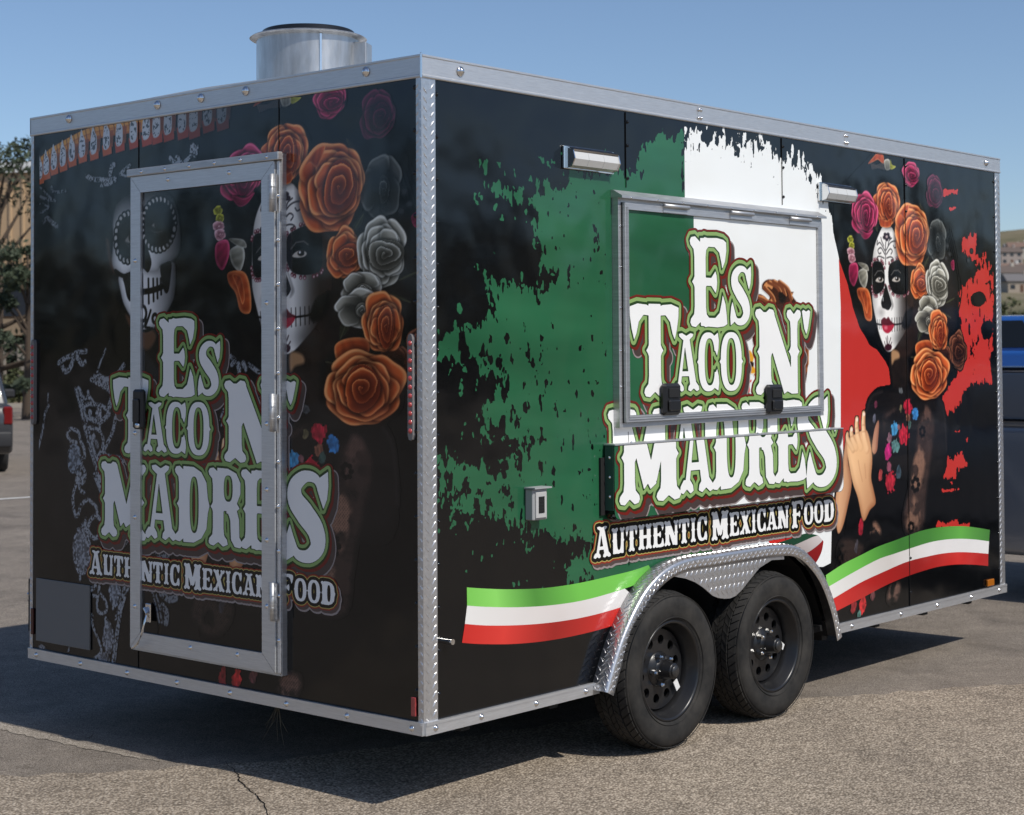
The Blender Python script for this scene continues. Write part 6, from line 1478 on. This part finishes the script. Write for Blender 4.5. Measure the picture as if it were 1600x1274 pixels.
# plank fence in front of it
PLK = mat('weathered_plank', (.30, .26, .21), .9); P = AT(25, 560, 58)
fence = empty('plank_fence', (float(P[0]), float(P[1]), 0), bz); tag(fence, 'low open fence of weathered upright planks before the carport', 'fence')
pk = MB().box(-.16, .16, -.03, .03, .55, 2.05).mesh('plank'); pk.materials.append(PLK)
for k in range(34): share('plank', pk, fence, (-12+.72*k, 0, random.uniform(-.08, .08)), (0, random.uniform(-.03, .03), 0))
for z in (.9, 1.7): MB().box(-12.3, 12.3, .031, .08, z-.06, z+.06).build('rail', PLK, fence)
# gravel verge and kerb
A1, A2 = GD(-260, 640), GD(420, 633)
for dd, nm, m_, z_ in ((0, 'gravel_verge', GRAVEL, .02),):
    a, b2 = A1[:2], A2[:2]; n2 = np.array([-(b2-a)[1], (b2-a)[0]]); n2 /= np.linalg.norm(n2)
    if n2 @ (a-CAM[:2]) < 0: n2 = -n2
    sheet('gravel_verge', [tuple(a), tuple(b2), tuple(b2+n2*30), tuple(a+n2*30)], .03, GRAVEL)
    k_ = MB().add([(*a, 0), (*b2, 0), (*(b2+n2*.25), 0), (*(a+n2*.25), 0), (*a, .13), (*b2, .13), (*(b2+n2*.25), .13), (*(a+n2*.25), .13)], [(3,2,1,0),(4,5,6,7),(0,1,5,4),(1,2,6,5),(2,3,7,6),(3,0,4,7)]).build('kerb', mat('kerb_concrete', (.34, .30, .25), .9)); k_['kind'] = 'structure'; recalc(k_)
for k, (px, dp) in enumerate(((4, 56.5), (30, 57), (48, 56))):
    P = AT(px, 590, dp); tree('dry_shrub', ['yellow-green shrub on the gravel behind the parked car', 'low shrub on the gravel in front of the plank fence', 'dry shrub on the gravel beside the trailer edge'][k], (float(P[0]), float(P[1]), .03), .95, .8, 14, LEAF_S, 'shrub', .12, .15, 50, 'shrubs on the gravel', 30+k)
STRIPE = mat('white_road_paint', (.62, .61, .58), .8)
P = GD(0, 780.5)[:2]; d2 = (GD(52, 777)[:2]-P); d2 /= np.linalg.norm(d2); n2 = np.array([-d2[1], d2[0]])
for k in (0,):
    c0 = P
    sheet('parking_stripe', [tuple(c0-d2*3+n2*.06), tuple(c0+d2*2.2+n2*.06), tuple(c0+d2*2.2-n2*.06), tuple(c0-d2*3-n2*.06)], .004, STRIPE)

# ---------------- vehicles
GLASS = mat('car_glass', (.012, .014, .016), .06); CHR = mat('car_chrome', (.7, .7, .7), .15, 1); TYRE2 = mat('car_tyre', (.02, .02, .02), .85); ALLOY = mat('alloy_wheel', (.42, .42, .43), .35, .9); TRIMB = mat('car_black_trim', (.02, .02, .022), .6); HEADL = mat('headlight_glass', (.6, .62, .64), .08)
TAILM = mat('dark_tail_glass', (.16, .012, .012), .12)
def paint(name, c, rough=.28, met=.3):
    m = mat(name, c, rough, met, .5, .7, .05); return m
def arch(cx, r, z0, n=9): return [(cx+r*math.cos(math.pi*(1-i/n)), z0+r*math.sin(math.pi*(1-i/n))) for i in range(n+1)]
cw = MB().lathe([(.20, .10), (.24, .112), (.31, .105), (.345, .075), (.35, .0), (.345, -.075), (.30, -.1), (.2, -.1)], 36, axis='y').mesh('car_wheel'); cw.materials.append(TYRE2)
cr_ = MB().lathe([(.205, .10), (.200, .085), (.17, .070), (.06, .085), (.0001, .09)], 30, axis='y')
for k in range(6):
    a = k*math.pi/3; M_ = np.array([[math.cos(a), 0, math.sin(a)], [0, 1, 0], [-math.sin(a), 0, math.cos(a)]]); cr_.box(.05, .19, .078, .098, -.022, .022, M=M_)
cr_ = cr_.mesh('car_rim'); cr_.materials.append(ALLOY)
def bev(o, w=.05, s=3):
    b = o.modifiers.new('soft_edges', 'BEVEL'); b.width = w; b.segments = s; b.limit_method = 'ANGLE'; b.angle_limit = rad(28); o.data.polygons.foreach_set('use_smooth', [True]*len(o.data.polygons)); return o
def vehicle(name, label, cat, loc, rz, L, W, H, pt, kind='suv', group=None, belt0=None):
    o = empty(name, loc, rz); tag(o, label, cat, group); hw = W/2; wx1, wx2, r = L*.5-.92, -L*.5+1.08, .35; ar = .42
    belt = belt0 or (H*.56 if kind != 'pickup' else 1.18); z0 = .30
    prof = [(-L/2+.02, .45), (-L/2+.10, z0)]+arch(wx2, ar, z0)+arch(wx1, ar, z0)+[(L/2-.10, z0), (L/2, .48), (L/2-.02, belt*.78), (L/2-.25, belt*.93), (L/2-1.15, belt), (-L/2+.06, belt), (-L/2, belt*.85)]
    b = bev(recalc(MB().prism(prof, -hw, hw, 'y').build('body', pt, o)), .06)
    if kind == 'pickup': fx, rx, topf, topr = L*.5-1.35, -.75, L*.5-2.1, -.45
    elif kind == 'van': fx, rx, topf, topr = L*.5-.75, -L*.5+.05, L*.5-1.3, -L*.5+.12
    else: fx, rx, topf, topr = L*.5-1.2, -L*.5+.12, L*.5-1.95, -L*.5+.55
    bw, tw, zb = hw-.05, hw-.24, belt-.03
    v = [(rx, -bw, zb), (fx, -bw, zb), (fx, bw, zb), (rx, bw, zb), (topr, -tw, H), (topf, -tw, H), (topf, tw, H), (topr, tw, H)]
    bev(recalc(MB().add(v, [(3,2,1,0),(4,5,6,7),(0,1,5,4),(1,2,6,5),(2,3,7,6),(3,0,4,7)]).build('cabin', pt, o)), .07)
    v = np.array(v)
    def glass(q, s0, s1, t0, t1, off=.012, nm='window'):
        A, B, C, D = (v[i] for i in q); f = lambda s, t: (A*(1-s)+B*s)*(1-t)+(D*(1-s)+C*s)*t
        nn = np.cross(B-A, D-A); nn = nn/np.linalg.norm(nn)
        if nn @ (A+C-2*np.array([0, 0, (zb+H)/2])) < 0: nn = -nn
        pts = [f(s0, t0), f(s1, t0), f(s1, t1), f(s0, t1)]; pts = [p+nn*off for p in pts]; back = [p-nn*(off+.02) for p in pts]
        MB().add(pts+back, [(0,1,2,3),(7,6,5,4),(0,4,5,1),(1,5,6,2),(2,6,7,3),(3,7,4,0)]).build(nm, GLASS, o)
    spans = ((.04, .47), (.53, .95)) if kind == 'pickup' else ((.03, .30), (.335, .63), (.665, .96))
    for q in ((0, 1, 5, 4), (3, 2, 6, 7)):
        for s0, s1 in spans: glass(q, s0, s1, .14, .86)
    glass((1, 2, 6, 5), .06, .94, .10, .90, nm='windscreen'); glass((3, 0, 4, 7), .08, .92, .14, .86, nm='rear_window')
    for x in (wx1, wx2):
        for s in (-1, 1):
            w_ = share('wheel', cw, o, (x, s*(hw-.12), .35), (0, 0, 0 if s > 0 else math.pi)); share('rim', cr_, w_)
    for s in (-1, 1):
        MB().box(L/2-.16, L/2+.004, s*hw*.58-.22, s*hw*.58+.22, belt*.66, belt*.80, b=.02).build('headlight', HEADL, o)
        MB().box(-L/2-.006, -L/2+.10, s*(hw-.07)-.06, s*(hw-.07)+.066, belt*.72, belt*.98, b=.02).build('tail_light', TAILM, o)
        MB().box(fx-.35, fx-.18, s*(hw+.11)-.10, s*(hw+.11)+.10, belt+.02, belt+.16, b=.03).build('mirror', TRIMB, o)
        for xx in ((fx+rx)/2-.02, fx-.35): MB().box(xx-.004, xx+.004, s*(hw+.001)-.003, s*(hw+.001)+.003, z0+.18, belt-.02).build('door_seam', TRIMB, o)
        for xx in ((fx+rx)/2-.28, (fx+rx)/2+.85): MB().box(xx, xx+.2, s*(hw+.02)-.012, s*(hw+.02)+.012, belt-.17, belt-.13, b=.006).build('door_handle', pt, o)
        MB().box(wx2+ar+.05, wx1-ar-.05, s*(hw+.006)-.012, s*(hw+.006)+.012, .44, .52, b=.005).build('side_moulding', TRIMB, o)
    bev(MB().box(-L/2-.10, -L/2+.16, -hw+.02, hw-.02, .40, .62).build('rear_bumper', TRIMB if kind != 'pickup' else CHR, o), .03)
    bev(MB().box(L/2-.16, L/2+.08, -hw+.02, hw-.02, .36, .60).build('front_bumper', TRIMB, o), .03)
    MB().box(-L/2-.012, -L/2-.001, -.26, .26, belt*.62, belt*.62+.13).build('number_plate', STICKER, o)
    MB().box(L/2-.03, L/2+.012, -.5, .5, belt*.56, belt*.76, b=.01).build('grille', TRIMB, o)
    if kind == 'pickup':
        MB().box(-L/2+.12, rx-.05, -hw+.10, hw-.10, belt+.0005, belt+.004).build('bed_floor', TRIMB, o)
        for s in (-1, 1):
            bev(MB().box(-L/2+.02, rx-.02, s*(hw-.06)-.055, s*(hw-.06)+.055, belt-.02, 1.53).build('bed_side', pt, o), .02)
            MB().box(-L/2+.02, rx-.02, s*(hw-.06)-.062, s*(hw-.06)+.062, 1.531, 1.568, b=.008).build('bed_rail', CHR, o)
            MB().box(-L/2+.1, wx2-ar-.04, s*(hw+.004)-.004, s*(hw+.004)+.004, 1.20, 1.215).build('body_crease', CHR, o)
        bev(MB().box(-L/2-.0, -L/2+.09, -hw+.12, hw-.12, belt-.3, 1.53).build('tailgate', pt, o), .02)
    return o
SLATE = paint('slate_grey_paint', (.30, .32, .36)); BLUE = paint('bright_blue_paint', (.025, .12, .42), .25, .2); WHITEP = paint('white_car_paint', (.70, .70, .69), .3, 0); CHAR = paint('charcoal_paint', (.03, .031, .034), .4, 0)
vehicle('pickup_truck', 'slate grey pickup truck parked just beyond the front of the trailer', 'pickup truck', (1.85, 7.35, 0), 0.0, 5.7, 2.0, 1.95, SLATE, 'pickup')
P = AT(1596, 530, 20.5); vehicle('parked_van', 'tall bright blue van parked behind the grey pickup', 'van', (float(P[0])+.6, float(P[1]), 0), .15, 5.0, 1.95, 2.06, BLUE, 'suv', None, 1.66)
P = AT(1590, 530, 33); vehicle('parked_van', 'white van parked far behind the blue vehicle', 'van', (float(P[0]), float(P[1]), 0), .1, 5.2, 2.0, 2.3, WHITEP, 'van')
vd = ray(18, 700)[:2]; vd = vd/np.linalg.norm(vd); vr = np.array([vd[1], -vd[0]]); P = AT(5, 740, 23.6)[:2]+vd*2.3-vr*.93
vehicle('parked_suv', 'charcoal sport utility vehicle parked at the left edge of the lot, tail towards the viewer', 'car', (float(P[0]), float(P[1]), 0), math.atan2(vd[1], vd[0])+.06, 4.6, 1.85, 1.75, CHAR, 'suv')

# ---------------- evergreens standing round the lot behind the camera (they show as dark shapes in the glossy panels)
src = tree('lot_evergreen', 'tall evergreen in the row behind the viewer, mirrored in the glossy panels', (-30, -31, 0), 7.6, 2.6, 60, LEAF_D, leaf=.20, seed=21, low=.08, per=140, group='evergreens round the lot')
for x, y, sc_ in ((-33, -27, .9), (-38, -22.5, 1.0), (-46, -19, .95), (24, 26, .72), (20.5, 30, .66), (17, 33, .74), (28, 22, .70), (13, 37, .7), (33, 17, .75)):
    c = copy_tree(src); c.location = (x, y, 0); c.rotation_euler = (0, 0, random.uniform(0, 6)); c.scale = (sc_*1.3, sc_*1.3, sc_)
